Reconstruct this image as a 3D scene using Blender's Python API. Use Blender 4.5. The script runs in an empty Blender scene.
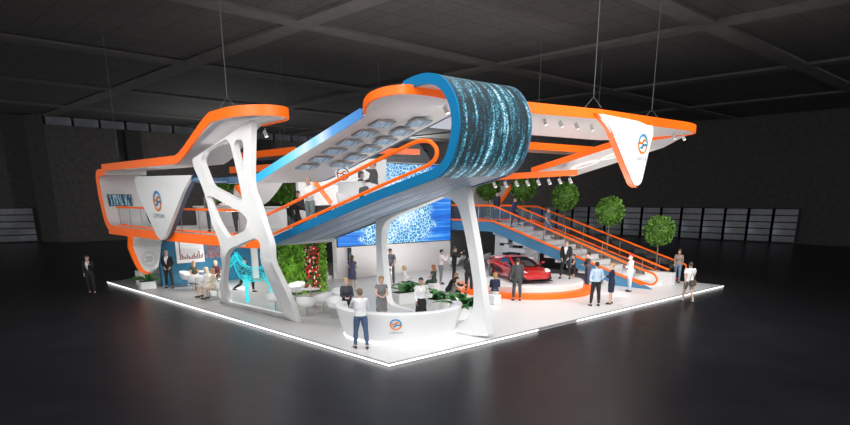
import bpy, bmesh, math, random
import numpy as np
from mathutils import Vector, Matrix
from mathutils.geometry import delaunay_2d_cdt
random.seed(7)
SC = bpy.context.scene
COL = SC.collection
PI = math.pi
ORD = ['first','second','third','fourth','fifth','sixth','seventh','eighth','ninth','tenth','eleventh','twelfth']

# ------------------------------------------------------------------ camera (surveyed from the stand floor corners)
CX, CY, CF = 430., 366., 613.
PITCH = math.atan(168./CF)
HEAD = math.radians(43.7235)                    # heading measured clockwise from +Y towards +X
CAM = Vector((-10.46, -12.57, 4.5))
_f = Vector((math.sin(HEAD), math.cos(HEAD), 0)); _r = Vector((math.cos(HEAD), -math.sin(HEAD), 0)); _u = Vector((0,0,1))
def _ray(px, py):
    a = (px-CX)/CF; b = -(py-CY)/CF; c, s = math.cos(PITCH), math.sin(PITCH)
    return _r*a + _f*(c+s*b) + _u*(-s+c*b)
def AX(px, py, x):
    d = _ray(px,py); return CAM + d*((x-CAM.x)/d.x)
def AY(px, py, y):
    d = _ray(px,py); return CAM + d*((y-CAM.y)/d.y)
def AZ(px, py, z=0.1):
    d = _ray(px,py); return CAM + d*((z-CAM.z)/d.z)

cam = bpy.data.cameras.new('camera'); co = bpy.data.objects.new('camera', cam); COL.objects.link(co)
co.location = CAM; co.rotation_euler = (PI/2-PITCH, 0, -HEAD)
cam.sensor_width = 36; cam.lens = CF/850*36
cam.shift_x = (425-CX)/850; cam.shift_y = (CY-212.5)/850
cam.clip_end = 400
SC.camera = co
SC.view_settings.view_transform = 'Standard'
SC.view_settings.look = 'None'
SC.view_settings.exposure = .22

# ------------------------------------------------------------------ materials
MATS = {}
def mat(name, col, rough=.5, metal=0., emit=0., emcol=None, noise=0., nscale=8., coat=0., spec=.5, alpha=1.):
    if name in MATS: return MATS[name]
    m = bpy.data.materials.new(name); m.use_nodes = True; nt = m.node_tree; b = nt.nodes['Principled BSDF']
    b.inputs['Base Color'].default_value = (*col,1); b.inputs['Roughness'].default_value = rough
    b.inputs['Metallic'].default_value = metal; b.inputs['Specular IOR Level'].default_value = spec
    b.inputs['Coat Weight'].default_value = coat
    if emit: b.inputs['Emission Color'].default_value = (*(emcol or col),1); b.inputs['Emission Strength'].default_value = emit
    if noise:
        tc = nt.nodes.new('ShaderNodeTexCoord'); n = nt.nodes.new('ShaderNodeTexNoise'); n.inputs['Scale'].default_value = nscale
        n.inputs['Detail'].default_value = 4
        r = nt.nodes.new('ShaderNodeValToRGB'); r.color_ramp.elements[0].position=.3; r.color_ramp.elements[1].position=.7
        r.color_ramp.elements[0].color = (*[c*(1-noise) for c in col],1); r.color_ramp.elements[1].color = (*[min(1,c*(1+noise)) for c in col],1)
        nt.links.new(tc.outputs['Object'], n.inputs['Vector']); nt.links.new(n.outputs['Fac'], r.inputs['Fac']); nt.links.new(r.outputs['Color'], b.inputs['Base Color'])
    MATS[name] = m
    return m
def nodes(name):
    m = bpy.data.materials.new(name); m.use_nodes = True; MATS[name] = m
    nt = m.node_tree; return m, nt, nt.nodes['Principled BSDF'], nt.nodes, nt.links
def math_n(nt, op, a, b=None, c=None):
    n = nt.nodes.new('ShaderNodeMath'); n.operation = op
    for i, v in enumerate((a,b,c)):
        if v is None: continue
        if isinstance(v,(int,float)): n.inputs[i].default_value = v
        else: nt.links.new(v, n.inputs[i])
    return n.outputs[0]
def ramp(nt, fac, stops, interp='LINEAR'):
    r = nt.nodes.new('ShaderNodeValToRGB'); cr = r.color_ramp; cr.interpolation = interp
    while len(cr.elements) < len(stops): cr.elements.new(.5)
    for e,(p,c) in zip(cr.elements, stops): e.position = p; e.color = (*c,1)
    nt.links.new(fac, r.inputs['Fac']); return r.outputs['Color']
def sep_uv(nt):
    uv = nt.nodes.new('ShaderNodeUVMap'); s = nt.nodes.new('ShaderNodeSeparateXYZ'); nt.links.new(uv.outputs['UV'], s.inputs[0]); return uv.outputs['UV'], s.outputs[0], s.outputs[1]
def comb(nt, x, y, z=0.):
    c = nt.nodes.new('ShaderNodeCombineXYZ')
    for i,v in enumerate((x,y,z)):
        if isinstance(v,(int,float)): c.inputs[i].default_value = v
        else: nt.links.new(v, c.inputs[i])
    return c.outputs[0]

WHITE = mat('white_lacquer', (.80,.80,.80), .35, noise=.02, nscale=2)
WHITE2 = mat('white_plaster', (.76,.75,.745), .6, noise=.02, nscale=2)
ORANGE = mat('orange_lacquer', (.93,.135,.004), .4, noise=.02, nscale=3, emit=.24, emcol=(1,.14,.0))  # small added emission lifts the orange in shade; the lacquer itself is unlit
BLUE = mat('blue_lacquer', (.002,.16,.36), .6, spec=.2, noise=.02, nscale=3)
STEELBLUE = mat('steel_blue_lacquer', (.08,.16,.27), .4, noise=.03, nscale=3)
WALLBLUE = mat('petrol_blue_paint', (.008,.13,.24), .6, noise=.03, nscale=3)
GREYMET = mat('brushed_grey_metal', (.45,.45,.46), .35, .8, noise=.05, nscale=30)
DARKMET = mat('dark_metal', (.03,.03,.032), .4, .6, noise=.1, nscale=20)
CABLE = mat('steel_cable', (.10,.10,.10), .6, .2, noise=.05)
BLACK = mat('black_panel', (.006,.006,.007), .5, noise=.1)
LOGOB = mat('logo_blue', (.01,.27,.55), .5, noise=.01)
LOGOO = mat('logo_orange', (.95,.22,.01), .5, noise=.01)
LOGOG = mat('logo_pale_grey', (.12,.17,.24), .5, noise=.01)
LEDW = mat('white_led_strip', (1,1,1), .5, emit=1.9)
SPOTEM = mat('lamp_lens', (1,.96,.9), .3, emit=1.2)
LEAF = mat('leaf_green', (.10,.23,.03), .55, noise=.5, nscale=3)
LEAFL = mat('leaf_light_green', (.20,.42,.05), .5, noise=.45, nscale=2.5)
LEAFD = mat('leaf_deep_green', (.05,.20,.05), .5, noise=.35, nscale=4)
TRUNK = mat('tree_bark', (.20,.14,.10), .8, noise=.3, nscale=15)
SOIL = mat('dark_soil', (.02,.016,.012), .9, noise=.4, nscale=20)

def glass_mat():
    m, nt, b, N, L = nodes('clear_glass')
    t = N.new('ShaderNodeBsdfTransparent'); t.inputs[0].default_value=(.93,.95,.96,1)
    g = N.new('ShaderNodeBsdfGlossy'); g.inputs['Roughness'].default_value=.05; g.inputs[0].default_value=(.8,.85,.9,1)
    x = N.new('ShaderNodeMixShader'); x.inputs[0].default_value=.07
    L.new(t.outputs[0], x.inputs[1]); L.new(g.outputs[0], x.inputs[2]); L.new(x.outputs[0], N['Material Output'].inputs[0]); return m
GLASS = glass_mat()

def led_curl_mat():
    m, nt, b, N, L = nodes('data_stream_led')
    uv,u,v = sep_uv(nt)          # u along the curl, v across
    vb = math_n(nt,'FLOOR',math_n(nt,'MULTIPLY',v,64)); ub = math_n(nt,'FLOOR',math_n(nt,'MULTIPLY',u,150))
    wn = N.new('ShaderNodeTexWhiteNoise'); wn.noise_dimensions='2D'; L.new(comb(nt,ub,vb),wn.inputs['Vector'])
    c1 = N.new('ShaderNodeTexNoise'); c1.inputs['Scale'].default_value=1; c1.inputs['Detail'].default_value=2; L.new(comb(nt,math_n(nt,'MULTIPLY',u,1.2),math_n(nt,'MULTIPLY',v,13)),c1.inputs['Vector'])
    c2 = N.new('ShaderNodeTexNoise'); c2.inputs['Scale'].default_value=1; c2.inputs['Detail'].default_value=3; L.new(comb(nt,math_n(nt,'MULTIPLY',u,9),math_n(nt,'MULTIPLY',v,30),3.),c2.inputs['Vector'])
    s = math_n(nt,'ADD',math_n(nt,'MULTIPLY',c1.outputs['Fac'],2.6),math_n(nt,'MULTIPLY',c2.outputs['Fac'],1.0))
    s = math_n(nt,'ADD',s,math_n(nt,'MULTIPLY',wn.outputs['Value'],.55))
    col = ramp(nt, math_n(nt,'SUBTRACT',math_n(nt,'MULTIPLY',s,.5),.5), [(.42,(.016,.022,.026)),(.56,(.014,.06,.085)),(.66,(.03,.20,.29)),(.76,(.18,.54,.70)),(.88,(.85,1,1))])
    L.new(col,b.inputs['Emission Color']); b.inputs['Emission Strength'].default_value=1.0; b.inputs['Base Color'].default_value=(.01,.012,.015,1); b.inputs['Roughness'].default_value=.45
    return m
LEDCURL = led_curl_mat()

def video_mat():
    m, nt, b, N, L = nodes('blue_network_video')
    uv,u,v = sep_uv(nt)
    bands = N.new('ShaderNodeTexNoise'); bands.inputs['Scale'].default_value=1; bands.inputs['Detail'].default_value=3
    L.new(comb(nt,math_n(nt,'MULTIPLY',u,1.6),math_n(nt,'MULTIPLY',v,46)),bands.inputs['Vector'])
    blob = N.new('ShaderNodeTexNoise'); blob.inputs['Scale'].default_value=2.3; L.new(uv,blob.inputs['Vector'])
    s = math_n(nt,'ADD',math_n(nt,'MULTIPLY',bands.outputs['Fac'],.75),math_n(nt,'MULTIPLY',blob.outputs['Fac'],.4))
    base = ramp(nt,s,[(.42,(.008,.09,.50)),(.58,(.02,.22,.80)),(.68,(.18,.52,.95)),(.80,(.75,.92,1))])
    # a bright net swelling in the middle
    du = math_n(nt,'MULTIPLY',math_n(nt,'SUBTRACT',u,.50),2.1); dv = math_n(nt,'MULTIPLY',math_n(nt,'SUBTRACT',v,.5),.9)
    warp = N.new('ShaderNodeTexNoise'); warp.inputs['Scale'].default_value=2.6; L.new(uv,warp.inputs['Vector'])
    r = math_n(nt,'ADD',math_n(nt,'SQRT',math_n(nt,'ADD',math_n(nt,'MULTIPLY',du,du),math_n(nt,'MULTIPLY',dv,dv))),math_n(nt,'MULTIPLY',math_n(nt,'SUBTRACT',warp.outputs['Fac'],.5),.9))
    mask = ramp(nt,r,[(.62,(1,1,1)),(.72,(0,0,0))])
    vo = N.new('ShaderNodeTexVoronoi'); vo.feature='DISTANCE_TO_EDGE'; vo.inputs['Scale'].default_value=1
    L.new(comb(nt,math_n(nt,'ADD',math_n(nt,'MULTIPLY',u,42),math_n(nt,'MULTIPLY',warp.outputs['Fac'],6)),math_n(nt,'MULTIPLY',v,24)),vo.inputs['Vector'])
    net = ramp(nt,vo.outputs['Distance'],[(.02,(.9,1,1)),(.06,(.30,.70,.92)),(.11,(.012,.25,.58))])
    glow = ramp(nt,math_n(nt,'ADD',r,math_n(nt,'MULTIPLY',blob.outputs['Fac'],.3)),[(.30,(.85,.85,.8)),(.55,(.0,.0,.0))])
    ad = N.new('ShaderNodeMix'); ad.data_type='RGBA'; ad.blend_type='ADD'; ad.inputs[0].default_value=.4; L.new(net,ad.inputs[6]); L.new(glow,ad.inputs[7])
    mx = N.new('ShaderNodeMix'); mx.data_type='RGBA'; L.new(mask,mx.inputs[0]); L.new(base,mx.inputs[6]); L.new(ad.outputs[2],mx.inputs[7])
    L.new(mx.outputs[2],b.inputs['Emission Color']); b.inputs['Emission Strength'].default_value=.95
    b.inputs['Base Color'].default_value=(.01,.02,.04,1); b.inputs['Roughness'].default_value=.3
    return m
VIDEO = video_mat()

def stripes_mat(name, axis, scale, stops, rough=.3, metal=.6, emit=0.):
    m, nt, b, N, L = nodes(name); uv,u,v = sep_uv(nt)
    n = N.new('ShaderNodeTexNoise'); n.inputs['Scale'].default_value=1; n.inputs['Detail'].default_value=3
    a = (math_n(nt,'MULTIPLY',u,scale if axis==0 else .8), math_n(nt,'MULTIPLY',v,scale if axis==1 else .8))
    L.new(comb(nt,*a),n.inputs['Vector']); c = ramp(nt,n.outputs['Fac'],stops)
    L.new(c,b.inputs['Base Color']); b.inputs['Roughness'].default_value=rough; b.inputs['Metallic'].default_value=metal
    if emit: L.new(c,b.inputs['Emission Color']); b.inputs['Emission Strength'].default_value=emit
    return m
UNDER = stripes_mat('blue_grey_lamella', 1, 26, [(.30,(.06,.11,.20)),(.45,(.11,.19,.31)),(.55,(.16,.25,.38)),(.59,(.80,.86,.92)),(.63,(.12,.21,.34)),(.75,(.24,.35,.48))], .4, 0)
CEILSCR = stripes_mat('striped_ceiling_screen', 0, 14, [(.35,(.02,.04,.08)),(.48,(.10,.22,.36)),(.55,(.55,.68,.78)),(.62,(.06,.12,.20))], .3, 0, .35)
BARSCR = stripes_mat('blue_bar_picture', 0, 16, [(.40,(.01,.03,.06)),(.50,(.03,.13,.22)),(.56,(.45,.65,.75)),(.62,(.02,.07,.12))], .3, 0, .25)
EDGELIT_M = None
def edge_lit():
    m, nt, b, N, L = nodes('glowing_blue_edge')
    uv,u,v = sep_uv(nt)
    col = ramp(nt,u,[(0,(.02,.45,.95)),(.22,(.03,.62,1)),(.45,(.25,.88,1)),(.58,(.85,1,1)),(.66,(.35,.80,1)),(.72,(.85,1,1)),(.80,(.14,.42,.85)),(1,(.06,.24,.62))])
    L.new(col,b.inputs['Emission Color']); b.inputs['Emission Strength'].default_value=.75; b.inputs['Base Color'].default_value=(.01,.06,.15,1)
    return m
EDGELIT = edge_lit()

# ------------------------------------------------------------------ mesh builder
class MB:
    def __init__(s): s.v=[]; s.f=[]; s.uv=[]; s.mi=[]; s.cm=0
    def face(s, ids, uv=None): s.f.append(tuple(ids)); s.uv.append(uv); s.mi.append(s.cm)
    def add(s, pts): k=len(s.v); s.v += [Vector(p) for p in pts]; return k
    def quad(s, a,b,c,d, uv=None): k=s.add((a,b,c,d)); s.face((k,k+1,k+2,k+3), uv)
    def box(s, lo, hi, M=None):
        x0,y0,z0 = lo; x1,y1,z1 = hi
        p=[Vector(q) for q in ((x0,y0,z0),(x1,y0,z0),(x1,y1,z0),(x0,y1,z0),(x0,y0,z1),(x1,y0,z1),(x1,y1,z1),(x0,y1,z1))]
        if M is not None: p=[M@q for q in p]
        k=s.add(p)
        for f in ((0,3,2,1),(4,5,6,7),(0,1,5,4),(1,2,6,5),(2,3,7,6),(3,0,4,7)): s.face([k+i for i in f])
        return s
    def rbox(s, lo, hi, r, M=None, n=3):      # box with rounded vertical edges and a small top chamfer
        x0,y0,z0=lo; x1,y1,z1=hi; pts=[]
        for cx,cy,a0 in ((x1-r,y1-r,0),(x0+r,y1-r,90),(x0+r,y0+r,180),(x1-r,y0+r,270)):
            for i in range(n+1):
                a=math.radians(a0+90*i/n); pts.append((cx+r*math.cos(a),cy+r*math.sin(a)))
        c=min(r*.5,(z1-z0)*.25); mx,my=(x0+x1)/2,(y0+y1)/2
        def ring(z,k): return [Vector((mx+(x-mx)*(1-k/((x1-x0)/2)),my+(y-my)*(1-k/((y1-y0)/2)),z)) for x,y in pts]
        rings=[ring(z0,c),ring(z0+c,0),ring(z1-c,0),ring(z1,c)]
        if M is not None: rings=[[M@p for p in q] for q in rings]
        s.loft(rings, True, True, True); return s
    def loft(s, rings, closed=True, cap0=False, cap1=False, uv=False):
        n=len(rings[0]); ks=[s.add(r) for r in rings]; R=len(rings)
        for i in range(R-1):
            for j in range(n if closed else n-1):
                j2=(j+1)%n
                u=None
                if uv: u=((i/(R-1),j/(n-1)),(i/(R-1),(j+1)/(n-1)),((i+1)/(R-1),(j+1)/(n-1)),((i+1)/(R-1),j/(n-1)))
                s.face((ks[i]+j,ks[i]+j2,ks[i+1]+j2,ks[i+1]+j),u)
        if cap0: s.face([ks[0]+j for j in range(n)][::-1])
        if cap1: s.face([ks[-1]+j for j in range(n)])
        return s
    def tube(s, path, rad, n=8, closed=False, cap=True, flat=1.):
        path=[Vector(p) for p in path]; m=len(path)
        if not hasattr(rad,'__len__'): rad=[rad]*m
        rings=[]; prev=None
        for i,p in enumerate(path):
            if closed: t=path[(i+1)%m]-path[i-1]
            else: t=path[min(i+1,m-1)]-path[max(i-1,0)]
            t=t.normalized() if t.length>1e-9 else Vector((0,0,1))
            if prev is None:
                a=Vector((0,0,1)) if abs(t.z)<.9 else Vector((1,0,0)); x=t.cross(a).normalized()
            else:
                x=(prev-t*prev.dot(t)); x=x.normalized() if x.length>1e-6 else t.orthogonal().normalized()
            prev=x; y=t.cross(x)
            rings.append([p+x*(rad[i]*math.cos(2*PI*j/n))+y*(rad[i]*flat*math.sin(2*PI*j/n)) for j in range(n)])
        if closed: rings.append(rings[0])
        s.loft(rings,True,cap and not closed,cap and not closed); return s
    def lathe(s, prof, c=(0,0,0), n=24, cap=True):
        c=Vector(c); rings=[[c+Vector((r*math.cos(2*PI*j/n),r*math.sin(2*PI*j/n),z)) for j in range(n)] for r,z in prof]
        s.loft(rings,True,cap,cap); return s
    def ball(s, c, r, n=12, m=8, M=None):
        c=Vector(c); r=Vector(r) if hasattr(r,'__len__') else Vector((r,r,r)); rings=[]
        for i in range(1,m):
            t=PI*i/m; rings.append([Vector((r.x*math.sin(t)*math.cos(2*PI*j/n),r.y*math.sin(t)*math.sin(2*PI*j/n),-r.z*math.cos(t))) for j in range(n)])
        if M is not None: rings=[[M@p for p in q] for q in rings]; 
        rings=[[c+p for p in q] for q in rings]
        s.loft(rings)
        top=Vector((0,0,r.z)); bot=-top
        if M is not None: top=M@top; bot=M@bot
        k=s.add([c+bot]+rings[0]); 
        for j in range(n): s.face((k,k+1+(j+1)%n,k+1+j))
        k=s.add([c+top]+rings[-1])
        for j in range(n): s.face((k,k+1+j,k+1+(j+1)%n))
        return s
    def prism(s, outer, holes, fn, t0=0., t1=1., caps=(True,True), side=True):
        # fn(a,b,t) -> 3D ; polygon in (a,b), thickness along t
        def clean(l):
            o=[]
            for q in l:
                q=(float(q[0]),float(q[1]))
                if not o or (q[0]-o[-1][0])**2+(q[1]-o[-1][1])**2>1e-6: o.append(q)
            if (o[0][0]-o[-1][0])**2+(o[0][1]-o[-1][1])**2<1e-6: o.pop()
            return o
        loops=[clean(l) for l in [outer]+list(holes)]
        flat=[]; es=[]
        for l in loops:
            k=len(flat); flat+=l; es+=[(k+i,k+(i+1)%len(l)) for i in range(len(l))]
        R_=delaunay_2d_cdt([Vector(q) for q in flat],es,[],0,1e-6)
        pts2=[tuple(q) for q in R_[0]]
        def inside(x,y):
            q=False
            for l in loops:
                for i in range(len(l)):
                    (xa,ya),(xb,yb)=l[i-1],l[i]
                    if (ya>y)!=(yb>y) and x<(xb-xa)*(y-ya)/(yb-ya)+xa: q=not q
            return q
        tri=[]
        for fc in R_[2]:
            cx_=sum(pts2[i][0] for i in fc)/len(fc); cy_=sum(pts2[i][1] for i in fc)/len(fc)
            if inside(cx_,cy_): tri.append(tuple(fc))
        for t,flip in ((t0,0),(t1,1)):
            if not caps[flip]: continue
            k=s.add([fn(a,b,t) for a,b in pts2])
            for f in tri: s.face([k+i for i in (f if not flip else f[::-1])])
        if side:
            for l in loops:
                n=len(l); k=s.add([fn(a,b,t0) for a,b in l]); k2=s.add([fn(a,b,t1) for a,b in l])
                for j in range(n): s.face((k+j,k+(j+1)%n,k2+(j+1)%n,k2+j))
        return s
    def build(s, name, m, parent=None, smooth=False, world=True, recalc=True, weld=False, angle=35):
        me=bpy.data.meshes.new(name)
        vs=s.v
        if parent is not None and world:
            inv=root_matrix(parent).inverted(); vs=[inv@p for p in vs]
        me.from_pydata([tuple(p) for p in vs],[],s.f)
        if any(u is not None for u in s.uv):
            L=me.uv_layers.new(name='UVMap'); k=0
            for f,u in zip(s.f,s.uv):
                for i in range(len(f)):
                    L.data[k].uv = u[i] if u is not None else (0,0); k+=1
        ms=m if isinstance(m,(list,tuple)) else [m]
        for q in ms: me.materials.append(q)
        if len(ms)>1: me.polygons.foreach_set('material_index',s.mi)
        bm=bmesh.new(); bm.from_mesh(me)
        bmesh.ops.remove_doubles(bm,verts=bm.verts,dist=1e-5)
        if recalc: bmesh.ops.recalc_face_normals(bm,faces=bm.faces)
        if smooth:
            for f in bm.faces: f.smooth=True
            for e in bm.edges:
                if len(e.link_faces)==2 and e.calc_face_angle(0)>math.radians(angle): e.smooth=False
        bm.to_mesh(me); bm.free()
        o=bpy.data.objects.new(name,me); COL.objects.link(o)
        if parent is not None: o.parent=parent
        return o
def root_matrix(o):
    M=Matrix.LocRotScale(o.location,o.rotation_euler,o.scale)
    return root_matrix(o.parent)@M if o.parent else M
def tag(o,label=None,cat=None,group=None,kind=None):
    if label: o['label']=label
    if cat: o['category']=cat
    if group: o['group']=group
    if kind: o['kind']=kind
    return o
def thing(name,label,cat,loc=(0,0,0),rz=0.,group=None,kind=None):
    o=bpy.data.objects.new(name,None); COL.objects.link(o); o.location=loc; o.rotation_euler=(0,0,rz); o.empty_display_size=.1
    return tag(o,label,cat,group,kind)
def struct(o): o['kind']='structure'; return o
def copy_tree(o,parent=None):
    c=o.copy(); COL.objects.link(c)
    if parent is not None: c.parent=parent
    for ch in list(o.children): copy_tree(ch,c)
    return c
def fillet(pts, r, n=5, closed=True):
    pts=[Vector(p) for p in pts]; m=len(pts); out=[]
    rs = r if hasattr(r,'__len__') else [r]*m
    for i in range(m):
        if not closed and i in (0,m-1): out.append(tuple(pts[i])); continue
        a,b,c=pts[i-1],pts[i],pts[(i+1)%m]; u=(a-b); v=(c-b); d=min(rs[i],u.length*.48,v.length*.48)
        if d<1e-4: out.append(tuple(b)); continue
        p0=b+u.normalized()*d; p1=b+v.normalized()*d
        for k in range(n+1):
            t=k/n; out.append(tuple(p0*(1-t)**2+b*2*t*(1-t)+p1*t*t))
    return out
def dense(l,step=.25):
    o=[]
    for i,q in enumerate(l):
        p=l[i-1]; n=max(1,int(math.hypot(q[0]-p[0],q[1]-p[1])/step))
        o += [(p[0]+(q[0]-p[0])*k/n,p[1]+(q[1]-p[1])*k/n) for k in range(n)]
    return o
def band(mb, path, h0, h1, off=(0,0,0), closed=False):
    """thin strip following a 3D path, from z-h0 to z+h1, with 6 cm thickness given by off"""
    off=Vector(off); P=[Vector(p) for p in path]
    rings=[[p+Vector((0,0,-h0)),p+Vector((0,0,h1)),p+off+Vector((0,0,h1)),p+off+Vector((0,0,-h0))] for p in P]
    if closed: rings.append(rings[0])
    mb.loft(rings,True,not closed,not closed)
    return mb
def band_n(mb,pts,h0,h1,t=.04):
    P=[Vector(p) for p in pts]; rings=[]
    for i,p in enumerate(P):
        d=P[min(i+1,len(P)-1)]-P[max(i-1,0)]; d.z=0; d.normalize(); n=Vector((d.y,-d.x,0))*t
        rings.append([p+n-Vector((0,0,h0)),p+n+Vector((0,0,h1)),p-n+Vector((0,0,h1)),p-n-Vector((0,0,h0))])
    mb.loft(rings,True,True,True); return mb
def text_mb(txt, size, fn, depth=.0):
    cu=bpy.data.curves.new('t','FONT'); cu.body=txt; cu.size=size; cu.align_x='CENTER'; cu.resolution_u=3
    o=bpy.data.objects.new('t',cu); COL.objects.link(o); bpy.context.view_layer.update()
    me=bpy.data.meshes.new_from_object(o.evaluated_get(bpy.context.evaluated_depsgraph_get()))
    mb=MB(); k=mb.add([fn(v.co.x,v.co.y) for v in me.vertices])
    for p in me.polygons: mb.face([k+i for i in p.vertices])
    bpy.data.objects.remove(o); bpy.data.curves.remove(cu); bpy.data.meshes.remove(me)
    return mb
def logo(parent, O, u, v, R, text='CORPOLAN', mono=None, tsize=None):
    O=Vector(O);u=Vector(u).normalized();v=Vector(v).normalized()
    def P(a,b): return O+u*(a*R)+v*(b*R)
    def arc(mb,a0,a1,r0,r1,n=20):
        mb.loft([[P(r0*math.cos(math.radians(a0+(a1-a0)*i/n)),r0*math.sin(math.radians(a0+(a1-a0)*i/n))),P(r1*math.cos(math.radians(a0+(a1-a0)*i/n)),r1*math.sin(math.radians(a0+(a1-a0)*i/n)))] for i in range(n+1)],closed=False)
    def stroke(mb,pl,w=.11):
        for (a,b),(c,d) in zip(pl[:-1],pl[1:]):
            t=Vector((c-a,d-b)).normalized(); nrm=Vector((-t.y,t.x))*w; e=t*w*.6
            mb.quad(P(a-e.x+nrm.x,b-e.y+nrm.y),P(a-e.x-nrm.x,b-e.y-nrm.y),P(c+e.x-nrm.x,d+e.y-nrm.y),P(c+e.x+nrm.x,d+e.y+nrm.y))
    B=MB(); arc(B,-8,178,.78,1.0); stroke(B,[(.86,-.08),(.08,-.08),(-.08,-.36),(-.42,-.36)])
    Oo=MB(); arc(Oo,172,352,.78,1.0); stroke(Oo,[(-.86,.08),(-.08,.08),(.08,.36),(.42,.36)])
    B.build('logo_arc',mono or LOGOB,parent); Oo.build('logo_arc',mono or LOGOO,parent)
    if text:
        ts=tsize or .42
        text_mb(text,ts,lambda a,b:P(a,b-1.62)).build('lettering',mono or LOGOG,parent)
# ================================================================== THE HALL
def hall():
    # glossy dark floor
    m,nt,b,N,L = nodes('polished_dark_concrete')
    tc=N.new('ShaderNodeTexCoord'); n=N.new('ShaderNodeTexNoise'); n.inputs['Scale'].default_value=.7; n.inputs['Detail'].default_value=6; L.new(tc.outputs['Object'],n.inputs['Vector'])
    L.new(ramp(nt,n.outputs['Fac'],[(.3,(.014,.014,.017)),(.7,(.021,.021,.025))]),b.inputs['Base Color'])
    n2=N.new('ShaderNodeTexNoise'); n2.inputs['Scale'].default_value=1.6; n2.inputs['Detail'].default_value=5; L.new(tc.outputs['Object'],n2.inputs['Vector'])
    rr=N.new('ShaderNodeMapRange'); rr.inputs[3].default_value=.30; rr.inputs[4].default_value=.38; L.new(n2.outputs['Fac'],rr.inputs[0]); L.new(rr.outputs[0],b.inputs['Roughness'])
    b.inputs['Specular IOR Level'].default_value=.28
    f=MB(); f.quad((-40,-40,0),(60,-40,0),(60,66,0),(-40,66,0)); struct(f.build('floor',m))
    # rough dark walls
    m,nt,b,N,L = nodes('dark_acoustic_wall')
    tc=N.new('ShaderNodeTexCoord'); n=N.new('ShaderNodeTexNoise'); n.inputs['Scale'].default_value=2.2; n.inputs['Detail'].default_value=8; n.inputs['Roughness'].default_value=.7; L.new(tc.outputs['Object'],n.inputs['Vector'])
    L.new(ramp(nt,n.outputs['Fac'],[(.3,(.045,.042,.040)),(.7,(.088,.082,.078))]),b.inputs['Base Color']); b.inputs['Roughness'].default_value=.9
    wm=m
    # left-hand wall y=61.3, recess behind the window bay at its left end
    w=MB(); w.quad((6.8,61.3,0),(60,61.3,0),(60,61.3,11.6),(6.8,61.3,11.6)); w.quad((5.7,64,0),(5.7,64,12.6),(-40,64,12.6),(-40,64,0)); w.quad((6.8,61.3,0),(6.8,61.3,12.6),(5.7,64,12.6),(5.7,64,0))
    w.quad((6.8,62.3,11.6),(60,62.3,11.6),(60,62.3,12.6),(6.8,62.3,12.6)); w.quad((6.8,61.3,11.6),(60,61.3,11.6),(60,62.3,11.6),(6.8,62.3,11.6))
    struct(w.build('wall_left',wm,recalc=False))
    w=MB(); w.quad((60,63,0),(60,-40,0),(60,-40,12.6),(60,63,12.6)); struct(w.build('wall_right',wm,recalc=False))
    dk=mat('shaded_pier',(.020,.019,.018),.9,noise=.2,nscale=3)  # darker than the wall: the piers' shaded side put into the colour
    k=0
    for x in (14.2,30.,45.):
        k+=1; w=MB(); w.box((x,60.3,0),(x+1.6,61.3,11.5)); struct(w.build('trim_%d'%k,dk))
    # ceiling
    m,nt,b,N,L = nodes('dark_ceiling_tiles')
    tc=N.new('ShaderNodeTexCoord'); br=N.new('ShaderNodeTexBrick'); br.offset=0; br.inputs['Scale'].default_value=1; br.inputs['Mortar Size'].default_value=.035
    br.inputs['Brick Width'].default_value=1.64; br.inputs['Row Height'].default_value=1.6
    br.inputs['Color1'].default_value=(.080,.077,.075,1); br.inputs['Color2'].default_value=(.092,.089,.086,1); br.inputs['Mortar'].default_value=(.045,.045,.045,1)
    L.new(tc.outputs['Object'],br.inputs['Vector'])
    n=N.new('ShaderNodeTexNoise'); n.inputs['Scale'].default_value=9; n.inputs['Detail'].default_value=4; L.new(tc.outputs['Object'],n.inputs['Vector'])
    mx=N.new('ShaderNodeMix'); mx.data_type='RGBA'; mx.blend_type='MULTIPLY'; mx.inputs[0].default_value=.8; L.new(br.outputs['Color'],mx.inputs[6]); L.new(ramp(nt,n.outputs['Fac'],[(.3,(.55,.55,.55)),(.7,(1,1,1))]),mx.inputs[7]); L.new(mx.outputs[2],b.inputs['Base Color']); b.inputs['Roughness'].default_value=.9
    c=MB(); c.quad((-40,6,12.6),(-40,66,12.6),(60,66,12.6),(60,6,12.6)); c.quad((9,-40,12.6),(9,6,12.6),(60,6,12.6),(60,-40,12.6)); struct(c.build('ceiling',m,recalc=False))
    bmat=mat('ceiling_beam_grey',(.115,.109,.104),.9,noise=.12,nscale=1.5)
    for x in (7.6,21.9,35.6,49.):
        k+=1; w=MB(); w.box((x-.55,6 if x<9 else -40,12.45),(x+.55,64,12.6)); struct(w.build('trim_%d'%k,bmat))
    for y in (1.8,15.2,28.,41.,54.):
        k+=1; w=MB(); w.box((-40 if y>6 else 9,y-.55,12.46),(60,y+.55,12.598)); struct(w.build('trim_%d'%k,bmat))
    # windows
    pm,nt,b,N,L = nodes('night_window_pane')
    tc=N.new('ShaderNodeTexCoord'); n=N.new('ShaderNodeTexNoise'); n.inputs['Scale'].default_value=.35; n.inputs['Detail'].default_value=2; L.new(tc.outputs['Object'],n.inputs['Vector'])
    L.new(ramp(nt,n.outputs['Fac'],[(.35,(.016,.017,.019)),(.55,(.03,.031,.035)),(.70,(.06,.064,.085))]),b.inputs['Emission Color']); b.inputs['Emission Strength'].default_value=1.0; b.inputs['Base Color'].default_value=(.02,.02,.022,1); b.inputs['Roughness'].default_value=.25
    fm=mat('window_frame_black',(.008,.008,.008),.6,noise=.1)
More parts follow.
